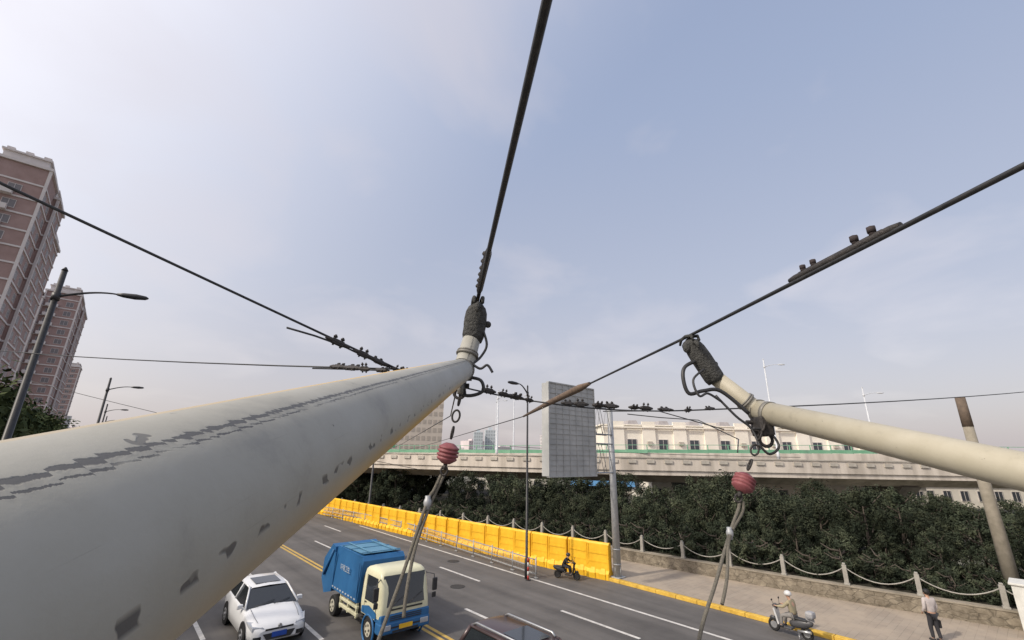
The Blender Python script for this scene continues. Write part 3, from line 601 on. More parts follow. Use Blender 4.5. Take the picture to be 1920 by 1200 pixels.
def car(loc,paint,label,Lc=4.4,hgt=1.47,suv=False,rails=False,plate=None,rz=0):
    e=empty('car',label,'car',loc,rz)
    k=hgt/1.47
    st=[(0,.60,.60,.52,.30),(.05,.74,.66,.60,.24),(.2,.84,.74,.69,.20),(.55,.89,.83,.77,.19),(1.0,.91,.93,.85,.19),(1.35,.915,1.0,.92,.19),(2.2,.92,.97,.94,.19),(3.2,.92,.98,.96,.19),(3.9,.90,1.0,.98,.20),(Lc-.15,.84,.98,.93,.24),(Lc-.03,.76,.86,.8,.30),(Lc,.68,.72,.68,.38)]
    vs=[];fs=[]
    for y,hw,zc,zs,zb in st:
        zc*=k;zs*=k
        half=[(.0,zb),(.82*hw,zb),(.97*hw,zb+.08),(hw,(zb+zs)*.5),(.975*hw,zs-.06),(.93*hw,zs),(.75*hw,zs+(zc-zs)*.6),(.4*hw,zc-.01),(0,zc)]
        ring=[(x,y,z) for x,z in half]+[(-x,y,z) for x,z in reversed(half[1:-1])]
        vs+=ring
    R=16
    for i in range(len(st)-1):
        for j in range(R): fs.append((i*R+j,i*R+(j+1)%R,(i+1)*R+(j+1)%R,(i+1)*R+j))
    mb=MB(); mb.add(vs,fs,0,True); mb.add(vs[:R],[tuple(reversed(range(R)))],0); mb.add(vs[-R:],[tuple(range(R))],0)
    part(e,'body',mb,paint)
    zb=.95*k; zt=hgt-.05
    yb0,yb1=1.2,(Lc-.25 if suv else Lc-.3); yt0,yt1=1.95,(Lc-.55 if suv else Lc-.85)
    B=[(-.82,yb0,zb),(.82,yb0,zb),(.82,yb1,zb),(-.82,yb1,zb)]; T=[(-.60,yt0,zt),(.60,yt0,zt),(.60,yt1,zt),(-.60,yt1,zt)]
    mb=MB(); mb.hexa([V(a) for a in B+T]); part(e,'window_glass',mb,M_glass)
    mb=MB()
    ro=[]
    for y,z,hw in((yt0-.07,zt-.015,.60),(yt0+.15,zt+.035,.62),((yt0+yt1)/2,zt+.055,.63),(yt1-.1,zt+.04,.61),(yt1+.12,zt+.0,.58)):
        ro+= [(-hw,y,z-.035),(-hw*.9,y,z+.0),(0,y,z+.02),(hw*.9,y,z+.0),(hw,y,z-.035)]
    mb.add(ro,[(i*5+j,i*5+j+1,(i+1)*5+j+1,(i+1)*5+j) for i in range(4) for j in range(4)],0,True)
    for s in(-1,1):
        mb.tube([(s*.83,yb0-.02,zb),(s*.61,yt0,zt)],.035,6); mb.tube([(s*.83,yb1,zb),(s*.60,yt1,zt)],.06,6)
        ym=(yb0+yb1)/2+.1; mb.tube([(s*.835,ym,zb),(s*.615,ym,zt)],.035,6); mb.tube([(s*.615,yt0,zt),(s*.615,yt1,zt)],.03,6)
    part(e,'roof',mb,paint)
    mb=MB(); mb.add([(-.42,yt0+.12,zt+.062),(.42,yt0+.12,zt+.062),(.42,yt0+1.0,zt+.083),(-.42,yt0+1.0,zt+.083)],[(0,1,2,3)]); part(e,'sunroof',mb,M_glass)
    if rails:
        for s in(-1,1):
            mb=MB(); mb.tube([(s*.56,yt0+.1,zt+.03),(s*.56,yt0+.2,zt+.1),(s*.56,yt1-.2,zt+.1),(s*.56,yt1-.05,zt+.03)],.028,8); part(e,'roof_rail',mb,M_rim)
    for s in(-1,1):
        mb=MB(); mb.hexa([V(a) for a in[(s*.46,.03,.56*k),(s*.80,.10,.57*k),(s*.885,.46,.70*k),(s*.56,.3,.62*k),(s*.48,.02,.64*k),(s*.78,.115,.67*k),(s*.895,.52,.775*k),(s*.58,.3,.74*k)]]); part(e,'headlight',mb,mat('lamp_lens',(.35,.37,.4),.08,spec=.9))
        mb=MB(); mb.bbox(min(s*.86,s*1.04),max(s*.86,s*1.04),1.35,1.47,.93*k,1.07*k,.03); part(e,'wing_mirror',mb,paint)
        mb=MB(); mb.tube([(s*.905,.78,.34),(s*.925,.78,.34)],.385,24); mb.tube([(s*.905,Lc-.95,.34),(s*.928,Lc-.95,.34)],.385,24); part(e,'wheel_arch',mb,M_rub)
        for yy in(.78,Lc-.95): wheel(e,s*.83,yy,.325,.21)
    mb=MB(); mb.hexa([V(a) for a in[(-.36,-.03,.30),(.36,-.03,.30),(.36,.1,.30),(-.36,.1,.30),(-.48,-.018,.47),(.48,-.018,.47),(.48,.1,.47),(-.48,.1,.47)]]); mb.box(-.42,.42,-.012,.05,.55*k,.60*k)
    for s in(-1,1): mb.box(min(s*.52,s*.74),max(s*.52,s*.74),-.0,.1,.30,.42)
    part(e,'grille',mb,M_black)
    mb=MB(); mb.box(-.22,.22,-.045,-.032,.36,.50); part(e,'number_plate',mb,mat('plate_blue',(.02,.07,.35),.4))
    mb=MB(); mb.tube([(0,-.02,.64*k),(0,.03,.64*k)],.06,12); part(e,'badge',mb,M_rim)
    mb=MB()
    for s in(-1,1): mb.tube([(s*.62,.25,.755*k),(s*.66,.6,.845*k),(s*.68,1.15,.955*k)],.006,4)
    mb.tube([(-.55,1.17,.985*k),(.1,1.33,1.07*k)],.010,4); mb.tube([(.05,1.17,.985*k),(.6,1.33,1.06*k)],.010,4)
    part(e,'wiper',mb,M_black)
    return e
M_wp=mat('car_paint_white',(.66,.67,.68),.25,0,nscale=2,namt=.03,spec=.6)
M_bp=mat('car_paint_maroon',(.075,.05,.05),.3,.3,nscale=2,namt=.1,spec=.7)
car((5.3,17.3,.004),M_wp,'white hatchback with a dark glass roof driving in lane')
car((8.85,6.9,.004),M_bp,'dark maroon estate car with silver roof rails',4.6,1.68,True,True)
M_cabp=mat('truck_cab_cream',(.62,.60,.42),.35,nscale=2,namt=.08); M_blue=mat('truck_blue',(.018,.10,.25),.5,nscale=1.5,col2=(.028,.135,.31)); M_blue2=mat('truck_top_blue',(.07,.20,.31),.6,nscale=3,col2=(.11,.25,.37))
e=empty('garbage_truck','blue rubbish compactor truck with a cream cab on the road','truck',(8.65,15.2,.004)); e.scale=(.95,.95,.94)
def extr(mb,pr,hw_fn,mi=0):
    n_=len(pr); a=[V((-hw_fn(y,z),y,z)) for y,z in pr]; b=[V((hw_fn(y,z),y,z)) for y,z in pr]
    mb.add(a+b,[(i,i+n_,(i+1)%n_+n_,(i+1)%n_) for i in range(n_)]+[tuple(range(n_)),tuple(reversed(range(n_,2*n_)))],mi)
mb=MB(); secs=[(.75,.04,1.62,.95,.10),(.98,.0,1.63,.975,.14),(1.22,.02,1.63,.975,.15),(1.6,.10,1.62,.955,.15),(2.05,.22,1.60,.925,.14),(2.2,.29,1.57,.89,.15),(2.28,.40,1.5,.83,.2),(2.32,.62,1.4,.65,.2)]
R=24; vs=[];fs=[]
for z,y0,y1,hw,rc in secs:
    for (cx,cy,a0) in((hw-rc,y1-.05,0),(-(hw-rc),y1-.05,90),(-(hw-rc),y0+rc,180),(hw-rc,y0+rc,270)):
        rr_=.05 if a0<180 else rc
        if a0<180: cx=math.copysign(hw-.05,cx)
        for k in range(6):
            a=math.radians(a0+k*18); vs.append((cx+rr_*cos(a),cy+rr_*sin(a),z))
for i in range(len(secs)-1):
    for j in range(R): fs.append((i*R+j,i*R+(j+1)%R,(i+1)*R+(j+1)%R,(i+1)*R+j))
fs.append(tuple((len(secs)-1)*R+j for j in range(R))); mb.add(vs,fs,0,True); part(e,'cab',mb,M_cabp)
mb=MB(); mb.bbox(-.98,.98,-.08,.35,.38,.75,.06); mb.bbox(-.96,.96,-.05,.5,.70,.98,.05); part(e,'bumper',mb,M_blue)
mb=MB()
W_=[(-.87,.07,1.20),(-.62,.005,1.20),(.62,.005,1.20),(.87,.07,1.20),(-.83,.27,2.15),(-.58,.24,2.15),(.58,.24,2.15),(.83,.27,2.15)]
mb.add([V(a)+V((0,-.022,0)) for a in W_],[(0,1,5,4),(1,2,6,5),(2,3,7,6)],0,True); part(e,'windscreen',mb,M_glass)
mb=MB(); mb.tube([(-.6,-.03,1.23),(.0,.05,1.50)],.012,4); mb.tube([(.1,-.03,1.23),(.65,.05,1.50)],.012,4); mb.box(-.66,.66,-.022,-.001,1.08,1.13); part(e,'wiper',mb,M_black)
for s in(-1,1):
    mb=MB(); mb.add([(s*.978,.32,1.25),(s*.978,1.28,1.25),(s*.925,1.28,2.05),(s*.928,.46,2.05)],[(0,1,2,3)]); mb.v=[v+V((s*.012,0,0)) for v in mb.v]; part(e,'side_window',mb,M_glass)
    mb=MB(); mb.add([(s*.988,.3,.80),(s*.988,1.5,.80),(s*.988,1.5,1.0),(s*.988,.9,1.12),(s*.988,.3,1.0)],[(0,1,2,3,4)]); part(e,'door_graphic',mb,M_blue)
    mb=MB(); mb.tube([(s*.92,.3,2.05),(s*1.15,.06,2.0),(s*1.18,.04,1.5)],.018,6); mb.bbox(s*1.18-.10,s*1.18+.10,.0,.08,1.45,1.88,.03); mb.bbox(s*1.16-.08,s*1.16+.08,.0,.06,1.22,1.4,.02); part(e,'wing_mirror',mb,M_black)
    mb=MB(); mb.bbox(s*.74-.17,s*.74+.17,-.10,-.0,.50,.68,.03); part(e,'headlight',mb,mat('lamp_lens',(.55,.57,.6),.1))
    for yy,rr_ in((.85,.38),(4.2,.38)): wheel(e,s*.86,yy,rr_,.24 if yy<1 else .3,rim=mat('truck_rim',(.45,.43,.35),.6))
    mb=MB(); mb.bbox(s*.94-.05,s*.94+.05,1.9,3.6,.5,.62,.02); mb.bbox(s*.94-.05,s*.94+.05,1.9,3.6,.75,.85,.02)
    for yy in(1.95,2.75,3.5): mb.box(s*.94-.04,s*.94+.04,yy,yy+.07,.45,.95)
    part(e,'side_guard',mb,M_cabp)
    mb=MB(); mb.torus((s*.975,.85,.38),(1,0,0),.45,.04,24,6); part(e,'mudguard',mb,M_blue)
    mb=MB(); mb.tube([(s*.990,.36,.98),(s*.975,.30,1.7)],.008,4);mb.tube([(s*.990,1.32,.8),(s*.94,1.32,2.05)],.008,4); mb.box(s*.985-.014,s*.985+.014,1.15,1.28,1.16,1.20); part(e,'door_seam',mb,M_black)
mb=MB(); mb.box(-.6,.6,-.09,-.081,.55,.60) ; mb.box(-.5,.5,-.092,-.081,.42,.48)
for k in range(3): mb.box(-.62,.62,-.062,-.051,.78+k*.06,.81+k*.06)
part(e,'grille',mb,M_black)
mb=MB(); mb.box(-.26,.26,-.105,-.093,.50,.64); part(e,'number_plate',mb,mat('plate_yellow',(.7,.42,.03),.4))
mb=MB(); mb.box(-.4,.4,1.0,5.3,.55,.8); mb.box(-.85,.85,1.64,1.85,.6,1.9); part(e,'chassis',mb,M_black)
mb=MB(); bx=[(1.95,.95),(1.95,2.35),(2.1,2.5),(4.5,2.55),(4.6,2.5),(4.6,.95)]
extr(mb,bx,lambda y,z:1.0 if z<2.3 else .88)
for yy in(2.0,4.45): 
    for s in(-1,1): mb.box(s*1.003-.012,s*1.003+.012,yy,yy+.08,.97,2.3)
part(e,'compactor_box',mb,M_blue)
mb=MB(); mb.box(-.8,.8,2.2,4.4,2.555,2.575)
for yy in(2.3,3.3,4.2): mb.box(-.84,.84,yy,yy+.05,2.575,2.60)
for s in(-.5,.5): mb.tube([(s,2.1,2.60),(s,4.45,2.64)],.025,6)
part(e,'roof_panel',mb,M_blue2)
mb=MB(); hp_=[(4.62,.8),(4.62,2.5),(4.95,2.58),(5.75,1.9),(5.85,1.1),(5.4,.6)]; extr(mb,hp_,lambda y,z:.98)
for s in(-1,1): mb.tube([(s*1.0,4.7,2.4),(s*1.03,5.5,1.3)],.05,8)
part(e,'rear_hopper',mb,M_blue)
def text(par,s,size,M,m,name='lettering'):
    cu=bpy.data.curves.new(name,'FONT'); cu.body=s; cu.size=size; cu.extrude=.002; cu.align_x='CENTER'
    o=bpy.data.objects.new(name,cu); C.objects.link(o); bpy.context.view_layer.update()
    me=bpy.data.meshes.new_from_object(o.evaluated_get(bpy.context.evaluated_depsgraph_get())); bpy.data.objects.remove(o)
    me.materials.clear(); me.materials.append(m); q=part(par,name,me,None); q.matrix_local=M; return q
M_let=mat('lettering_white',(.45,.49,.53),.5)
text(e,'环境卫生',.24,Matrix.Translation((-1.012,3.32,1.8))@Matrix.Rotation(math.radians(-90),4,'Z')@Matrix.Rotation(math.radians(90),4,'X'),M_let)
mb=MB()
for k in range(9): mb.box(-1.012,-1.003,2.1+k*.28,2.24+k*.28,1.02,1.07)
part(e,'reflective_strip',mb,M_let)
# ------------------------------------------------------------ people
def skin(par,name,joints,edges,m,sub=2):
    me=bpy.data.meshes.new(name); keys=list(joints); idx={k:i for i,k in enumerate(keys)}
    me.from_pydata([joints[k][0] for k in keys],[(idx[a],idx[b]) for a,b in edges],[]); me.materials.append(m)
    o=bpy.data.objects.new(name,me); C.objects.link(o); o.parent=par
    md=o.modifiers.new('skin','SKIN'); md.use_smooth_shade=True
    for i,k in enumerate(keys):
        r=joints[k][1]; r=(r,r) if not isinstance(r,tuple) else r
        me.skin_vertices[0].data[i].radius=r
    me.skin_vertices[0].data[0].use_root=True
    s=o.modifiers.new('sub','SUBSURF'); s.levels=sub; s.render_levels=sub
    return o
M_skin=mat('skin',(.45,.27,.19),.6); M_hair=mat('hair_black',(.012,.011,.011),.6)
def person(loc,rz,label,J,jm,tm,group=None,helmet=None,shoem=None,sc=.88):
    e=empty('person',label,'person',loc,rz,group); e.scale=(sc,sc,sc)
    body={'pel':(J['pel'],.12),'chest':(J['chest'],(.15,.11)),'neck':(J['neck'],.052),'chin':(J['chin'],.062),'head':(J['head'],.095),'crown':(J['crown'],.07)}
    ed=[('pel','chest'),('chest','neck'),('neck','chin'),('chin','head'),('head','crown')]
    for s in('l','r'):
        body['hip'+s]=(J['hip'+s],.085); body['kn'+s]=(J['kn'+s],.055); body['an'+s]=(J['an'+s],.038); body['to'+s]=(J['to'+s],.035)
        body['sh'+s]=(J['sh'+s],.052); body['el'+s]=(J['el'+s],.038); body['wr'+s]=(J['wr'+s],.026); body['pa'+s]=(J['pa'+s],.03)
        ed+=[('pel','hip'+s),('hip'+s,'kn'+s),('kn'+s,'an'+s),('an'+s,'to'+s),('chest','sh'+s),('sh'+s,'el'+s),('el'+s,'wr'+s),('wr'+s,'pa'+s)]
        d=(V(J['pa'+s])-V(J['wr'+s])).normalized(); si=d.cross(V((0,1,0))) if abs(d.y)<.9 else d.cross(V((0,0,1))); si.normalize()
        for f in range(4):
            b=V(J['pa'+s])+si*(f-1.5)*.018; body['f%d'%f+s]=(tuple(b+d*.035),.009); body['g%d'%f+s]=(tuple(b+d*(.06+.008*(f in(1,2)))+V((0,0,-.012))),.008); ed+=[('pa'+s,'f%d'%f+s),('f%d'%f+s,'g%d'%f+s)]
        body['th'+s]=(tuple(V(J['wr'+s])+si*.035+d*.03),.01); ed.append(('wr'+s,'th'+s))
    skin(e,'body',body,ed,M_skin)
    hd=V(J['head']); fw=V(J.get('face',(0,-1,0))).normalized(); sd_=fw.cross(V((0,0,1))).normalized()
    mb=MB(); mb.sph(hd+fw*.10+V((0,0,-.01)),.016,sc=(1,1,1.5)); 
    for s in(-1,1): mb.sph(hd+sd_*s*.088+V((0,0,-.01)),.022,sc=(.6,1,1.3))
    part(e,'nose_and_ears',mb,M_skin)
    mb=MB()
    for s in(-1,1): mb.sph(hd+fw*.088+sd_*s*.033+V((0,0,.015)),.010)
    part(e,'eyes',mb,M_hair)
    if helmet: 
        mb=MB(); mb.sph(hd+V((0,0,.045))-fw*.01,.135,sc=(1,1.08,.95)); mb.v=[v if v.z>hd.z+.0 else V((v.x,v.y,hd.z+.0)) for v in mb.v]; part(e,'helmet',mb,helmet)
    else:
        mb=MB(); mb.sph(hd+V((0,0,.035))-fw*.018,.108,sc=(1,1.05,1)); mb.v=[v if (v-hd).dot(fw)<.05 else v-fw*((v-hd).dot(fw)-.05) for v in mb.v]; part(e,'hair',mb,M_hair)
    jk={'w':(tuple(V(J['pel'])+V((0,0,-.02))),(.155,.125)),'chest':(J['chest'],(.18,.135)),'nk':(tuple(V(J['neck'])-V((0,0,.03))),.07)}; je=[('w','chest'),('chest','nk')]
    tr={'pel':(J['pel'],.135)}; te=[]
    for s in('l','r'):
        jk['sh'+s]=(J['sh'+s],.075); jk['el'+s]=(J['el'+s],.058); jk['wr'+s]=(J['wr'+s],.042); je+=[('chest','sh'+s),('sh'+s,'el'+s),('el'+s,'wr'+s)]
        tr['hip'+s]=(J['hip'+s],.10); tr['kn'+s]=(J['kn'+s],.075); tr['an'+s]=(J['an'+s],.058); te+=[('pel','hip'+s),('hip'+s,'kn'+s),('kn'+s,'an'+s)]
        mb=MB(); a=V(J['an'+s])-V((0,0,.03)); b=V(J['to'+s]); mb.tube([a-(b-a).normalized()*.06,a,b,b+(b-a).normalized()*.05],[.035,.05,.045,.02],10); part(e,'shoe',mb,shoem or M_black)
    skin(e,'jacket',jk,je,jm); skin(e,'trousers',tr,te,tm)
    return e
M_coatg=mat('coat_pale_grey',(.42,.38,.37),.9,nscale=8); M_trd=mat('trousers_dark',(.03,.03,.035),.9); M_beige=mat('jacket_beige',(.30,.26,.17),.9,nscale=8); M_blackj=mat('jacket_black',(.018,.018,.02),.8); M_whiteh=mat('helmet_white',(.55,.55,.55),.35)
J=dict(pel=(0,0,.94),chest=(0,.0,1.30),neck=(0,-.01,1.50),chin=(0,-.03,1.55),head=(0,-.03,1.64),crown=(0,-.02,1.71),
 hipl=(.09,0,.88),hipr=(-.09,0,.88),knl=(.10,-.05,.48),knr=(-.10,.0,.48),anl=(.10,-.03,.09),anr=(-.10,.07,.09),tol=(.11,-.17,.035),tor=(-.11,-.07,.035),
 shl=(.19,0,1.42),shr=(-.19,0,1.42),ell=(.25,.03,1.14),elr=(-.25,.0,1.14),wrl=(.22,-.12,.96),wrr=(-.22,-.10,.92),pal=(.20,-.17,.91),par=(-.22,-.12,.84))
PL=(22.85,3.55,.13)
person(PL,math.radians(140),'pedestrian in a pale top standing with a dark bag',J,M_coatg,M_trd,sc=.9)
mb=MB(); mb.bbox(-.29,-.17,-.30,.04,.44,.72,.03); mb.torus((-.23,-.13,.75),(1,0,0),.09,.01,14,6)
bag=solo('handbag',mb,M_blackj,'dark handbag held by the standing pedestrian','bag'); bag.location=PL; bag.rotation_euler=(0,0,math.radians(140)); bag.scale=(.9,.9,.9)
JS=dict(pel=(0,.22,.80),chest=(0,.16,1.14),neck=(0,.11,1.34),chin=(0,.08,1.39),head=(0,.07,1.48),crown=(0,.08,1.55),
 hipl=(.10,.16,.78),hipr=(-.10,.16,.78),knl=(.17,-.22,.70),knr=(-.17,-.22,.70),anl=(.14,-.26,.34),anr=(-.14,-.26,.34),tol=(.14,-.38,.30),tor=(-.14,-.38,.30),
 shl=(.19,.14,1.26),shr=(-.19,.14,1.26),ell=(.28,-.06,1.05),elr=(-.28,-.06,1.05),wrl=(.27,-.32,1.03),wrr=(-.27,-.32,1.03),pal=(.27,-.38,1.03),par=(-.27,-.38,1.03))
JH=dict(JS); JH.update(chest=(0,.06,1.08),neck=(0,-.06,1.25),chin=(0,-.11,1.29),head=(0,-.13,1.37),crown=(0,-.12,1.44),shl=(.19,.0,1.18),shr=(-.19,.0,1.18),ell=(.29,-.14,1.0),elr=(-.29,-.14,1.0))
def scooter(loc,rz,label,paint,box=True,sc=.88,shield=None,rimm=None):
    e=empty('scooter',label,'motor scooter',loc,rz); e.scale=(sc,sc,sc); rm=rimm or M_rim
    for yy in(-.66,.62):
        w_=bpy.data.objects.new('wheel',None); C.objects.link(w_); w_.parent=e; w_.location=(0,yy,.24)
        mb=MB(); mb.torus((0,0,0),(1,0,0),.19,.05,24,8); part(w_,'tyre',mb,M_rub); mb=MB(); mb.tube([(-.04,0,0),(.04,0,0)],.13,14); part(w_,'rim',mb,rm)
    mb=MB(); mb.bbox(-.15,.15,-.38,.10,.24,.31,.02)
    mb.tube([(0,.04,.45),(0,.2,.5),(0,.5,.56),(0,.82,.64),(0,.9,.66)],[.10,.16,.17,.11,.04],14)
    mb.tube([(0,-.80,.46),(0,-.72,.50),(0,-.55,.48)],[.03,.07,.05],8); mb.sph((0,-.5,.96),.12,sc=(1,.8,.7)); part(e,'body',mb,paint)
    mb=MB(); mb.hexa([V(a) for a in[(-.15,-.42,.28),(.15,-.42,.28),(.13,-.37,.28),(-.13,-.37,.28),(-.19,-.54,.88),(.19,-.54,.88),(.16,-.48,.90),(-.16,-.48,.90)]]); part(e,'leg_shield',mb,shield or paint)
    mb=MB(); mb.bbox(-.14,.14,.04,.74,.675,.745,.03); part(e,'seat',mb,M_black)
    mb=MB(); mb.tube([(-.34,-.36,1.03),(-.2,-.44,1.0),(.2,-.44,1.0),(.34,-.36,1.03)],.017,8); mb.tube([(0,-.45,.98),(0,-.66,.26)],.025,8)
    for s in(-1,1): mb.tube([(s*.2,-.44,1.0),(s*.28,-.48,1.2)],.008,6); mb.sph((s*.28,-.48,1.22),.05,sc=(1.2,.4,.8))
    part(e,'handlebar',mb,M_black)
    mb=MB(); mb.sph((0,-.60,.95),.05,sc=(1.2,.6,1)); part(e,'headlight',mb,M_glass)
    mb=MB(); mb.tube([(.15,.35,.3),(.16,.85,.36)],[.045,.055],10); mb.tube([(0,.30,.25),(.18,.38,.01)],.012,6); part(e,'exhaust',mb,rm)
    if box: mb=MB(); mb.bbox(-.18,.18,.70,1.0,.82,1.08,.08); mb.box(-.03,.03,.66,.96,.72,.82); part(e,'top_box',mb,mat('topbox_grey',(.30,.30,.31),.5))
    return e
SD=mat('scooter_dark',(.02,.02,.022),.6)
scooter((19.75,7.1,.01),math.radians(172),'dark motor scooter with pale leg shield and rear box',mat('scooter_grey',(.07,.07,.075),.35),shield=M_whiteh)
person((19.75,7.1,.01),math.radians(172),'scooter rider in beige jacket and pale helmet seated',JS,M_beige,mat('trousers_grey',(.22,.21,.20),.9),helmet=M_whiteh)
scooter((19.0,17.2,.01),math.radians(25),'dark motor scooter riding the lane beside yellow barriers',SD,False,.8,rimm=M_rub)
person((19.0,17.2,.01),math.radians(25),'hunched scooter rider dressed in black with dark helmet',JH,M_blackj,M_trd,helmet=M_black,sc=.8)
scooter((18.9,33.5,.01),math.radians(5),'dark motor scooter far along the cycle lane',SD,False,rimm=M_rub)
person((18.9,33.5,.01),math.radians(5),'distant scooter rider dressed in dark clothes',JH,M_blackj,M_trd,helmet=M_black)
# ------------------------------------------------------------ trolley poles
def boommat(name,base,band,amp=.85,tint=False):
    m=bpy.data.materials.new(name); m.use_nodes=True; n=m.node_tree.nodes; l=m.node_tree.links; bs=n['Principled BSDF']
    uv=n.new('ShaderNodeUVMap'); uv.uv_map='UVMap'; sp=n.new('ShaderNodeSeparateXYZ'); l.new(uv.outputs[0],sp.inputs[0]); tc=n.new('ShaderNodeTexCoord')
    def noise(sc,det=4,ro=.6,vec=None,dim='3D'):
        q=n.new('ShaderNodeTexNoise'); q.noise_dimensions=dim; q.inputs['Scale'].default_value=sc; q.inputs['Detail'].default_value=det; q.inputs['Roughness'].default_value=ro
        l.new(vec if vec is not None else tc.outputs['Object'], q.inputs['W'] if dim=='1D' else q.inputs['Vector']); return q.outputs['Fac']
    def math_(op,a,b=None,c=None):
        q=n.new('ShaderNodeMath'); q.operation=op
        for i,x in enumerate((a,b,c)):
            if x is None: continue
            if isinstance(x,(int,float)): q.inputs[i].default_value=x
            else: l.new(x,q.inputs[i])
        return q.outputs[0]
    def rng(x,a,b,c=0,d=1):
        q=n.new('ShaderNodeMapRange'); q.inputs[1].default_value=a; q.inputs[2].default_value=b; q.inputs[3].default_value=c; q.inputs[4].default_value=d; l.new(x,q.inputs[0]); return q.outputs[0]
    n1=noise(11,9,.7)
    r=n.new('ShaderNodeValToRGB'); r.color_ramp.elements[0].position=.28; r.color_ramp.elements[0].color=(*[c*.66 for c in base],1); r.color_ramp.elements[1].position=.64; r.color_ramp.elements[1].color=(*base,1)
    ee=r.color_ramp.elements.new(.42); ee.color=(base[0]*.90,base[1]*.89,base[2]*.86,1)
    l.new(n1,r.inputs['Fac'])
    u=sp.outputs['X']; v=sp.outputs['Y']
    saw=math_('FRACT',math_('MULTIPLY_ADD',u,170,math_('MULTIPLY',noise(26,2,.5,u,'1D'),6)))
    wob=noise(7,2,.5,u,'1D'); hi=noise(520,3,.8,u,'1D'); wid=noise(95,3,.7,u,'1D')
    def band_(cen,w,teeth,jit,soft):
        c=math_('MULTIPLY_ADD',wob,.008,math_('MULTIPLY_ADD',saw,teeth,math_('MULTIPLY_ADD',hi,jit,cen-.004-teeth*.5-jit*.5)))
        d=math_('ABSOLUTE',math_('SUBTRACT',v,c)); ww=math_('MULTIPLY',rng(wid,.35,.65,.5,1.3),w)
        return rng(math_('DIVIDE',d,ww),1.0,soft)
    b1=band_(band,.0066,.006,.005,.62); b2=band_(band+.016,.0028,.005,.006,.5); b0=band_(band+.006,.022,.004,.004,.0)
    m1=math_('MAXIMUM',math_('MULTIPLY',b1,rng(noise(16,2,.5),.26,.34,.35,1)),math_('MULTIPLY',b2,rng(noise(30,3,.6),.38,.50)))
    m1=math_('MAXIMUM',m1,math_('MULTIPLY',b0,math_('MULTIPLY',rng(noise(90,4,.7),.40,.62),.4)))
    # a sparse row of pits low on the flank plus scattered chips
    pitc=math_('ABSOLUTE',math_('SUBTRACT',v,.262)); pit=math_('MULTIPLY',rng(pitc,.014,.006),rng(noise(150,1,.4),.60,.64))
    chips=rng(noise(60,3,.7),.71,.73)
    mpv=n.new('ShaderNodeCombineXYZ'); l.new(math_('MULTIPLY',u,5),mpv.inputs[0]); l.new(math_('MULTIPLY',v,60),mpv.inputs[1])
    scr=math_('MULTIPLY',rng(noise(2.2,5,.7,mpv.outputs[0]),.64,.76),.3)
    m3=math_('MAXIMUM',math_('MAXIMUM',math_('MAXIMUM',m1,pit),math_('MULTIPLY',chips,.8)),scr)
    m4=math_('MULTIPLY',m3,amp)
    mix=n.new('ShaderNodeMix'); mix.data_type='RGBA'; l.new(m4,mix.inputs['Factor']); l.new(r.outputs[0],mix.inputs[6]); mix.inputs[7].default_value=(.055,.055,.058,1)
    src_=mix.outputs[2]
    if tint:   # yellow barrier's reflection painted into the colour, low on one flank
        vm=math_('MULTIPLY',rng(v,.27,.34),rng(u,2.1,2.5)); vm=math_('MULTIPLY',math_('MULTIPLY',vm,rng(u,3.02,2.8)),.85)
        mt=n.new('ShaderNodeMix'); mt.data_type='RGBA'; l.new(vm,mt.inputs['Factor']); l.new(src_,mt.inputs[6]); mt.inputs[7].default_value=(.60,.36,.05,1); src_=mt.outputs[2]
    l.new(src_,bs.inputs['Base Color']); bs.inputs['Roughness'].default_value=.55
    hh=math_('MULTIPLY_ADD',m3,-.5,n1)
    bp=n.new('ShaderNodeBump'); bp.inputs['Strength'].default_value=.3; bp.inputs['Distance'].default_value=.002; l.new(hh,bp.inputs['Height']); l.new(bp.outputs['Normal'],bs.inputs['Normal'])
    return m
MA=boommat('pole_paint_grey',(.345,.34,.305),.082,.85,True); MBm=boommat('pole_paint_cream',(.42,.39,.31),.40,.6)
M_shoe=mat('collector_casting',(.030,.031,.031),.75,.1,nscale=60,col2=(.07,.07,.066),bump=.6,bscale=140)
M_pink=mat('insulator_red',(.15,.035,.045),.55,nscale=35,col2=(.28,.10,.105),spec=.35)
M_rope=mat('rope_grey',(.13,.12,.10),.95,nscale=200,col2=(.24,.22,.18),bump=.6)
wdir=(H(-.15,1,0)-H(0,0,0)).normalized()
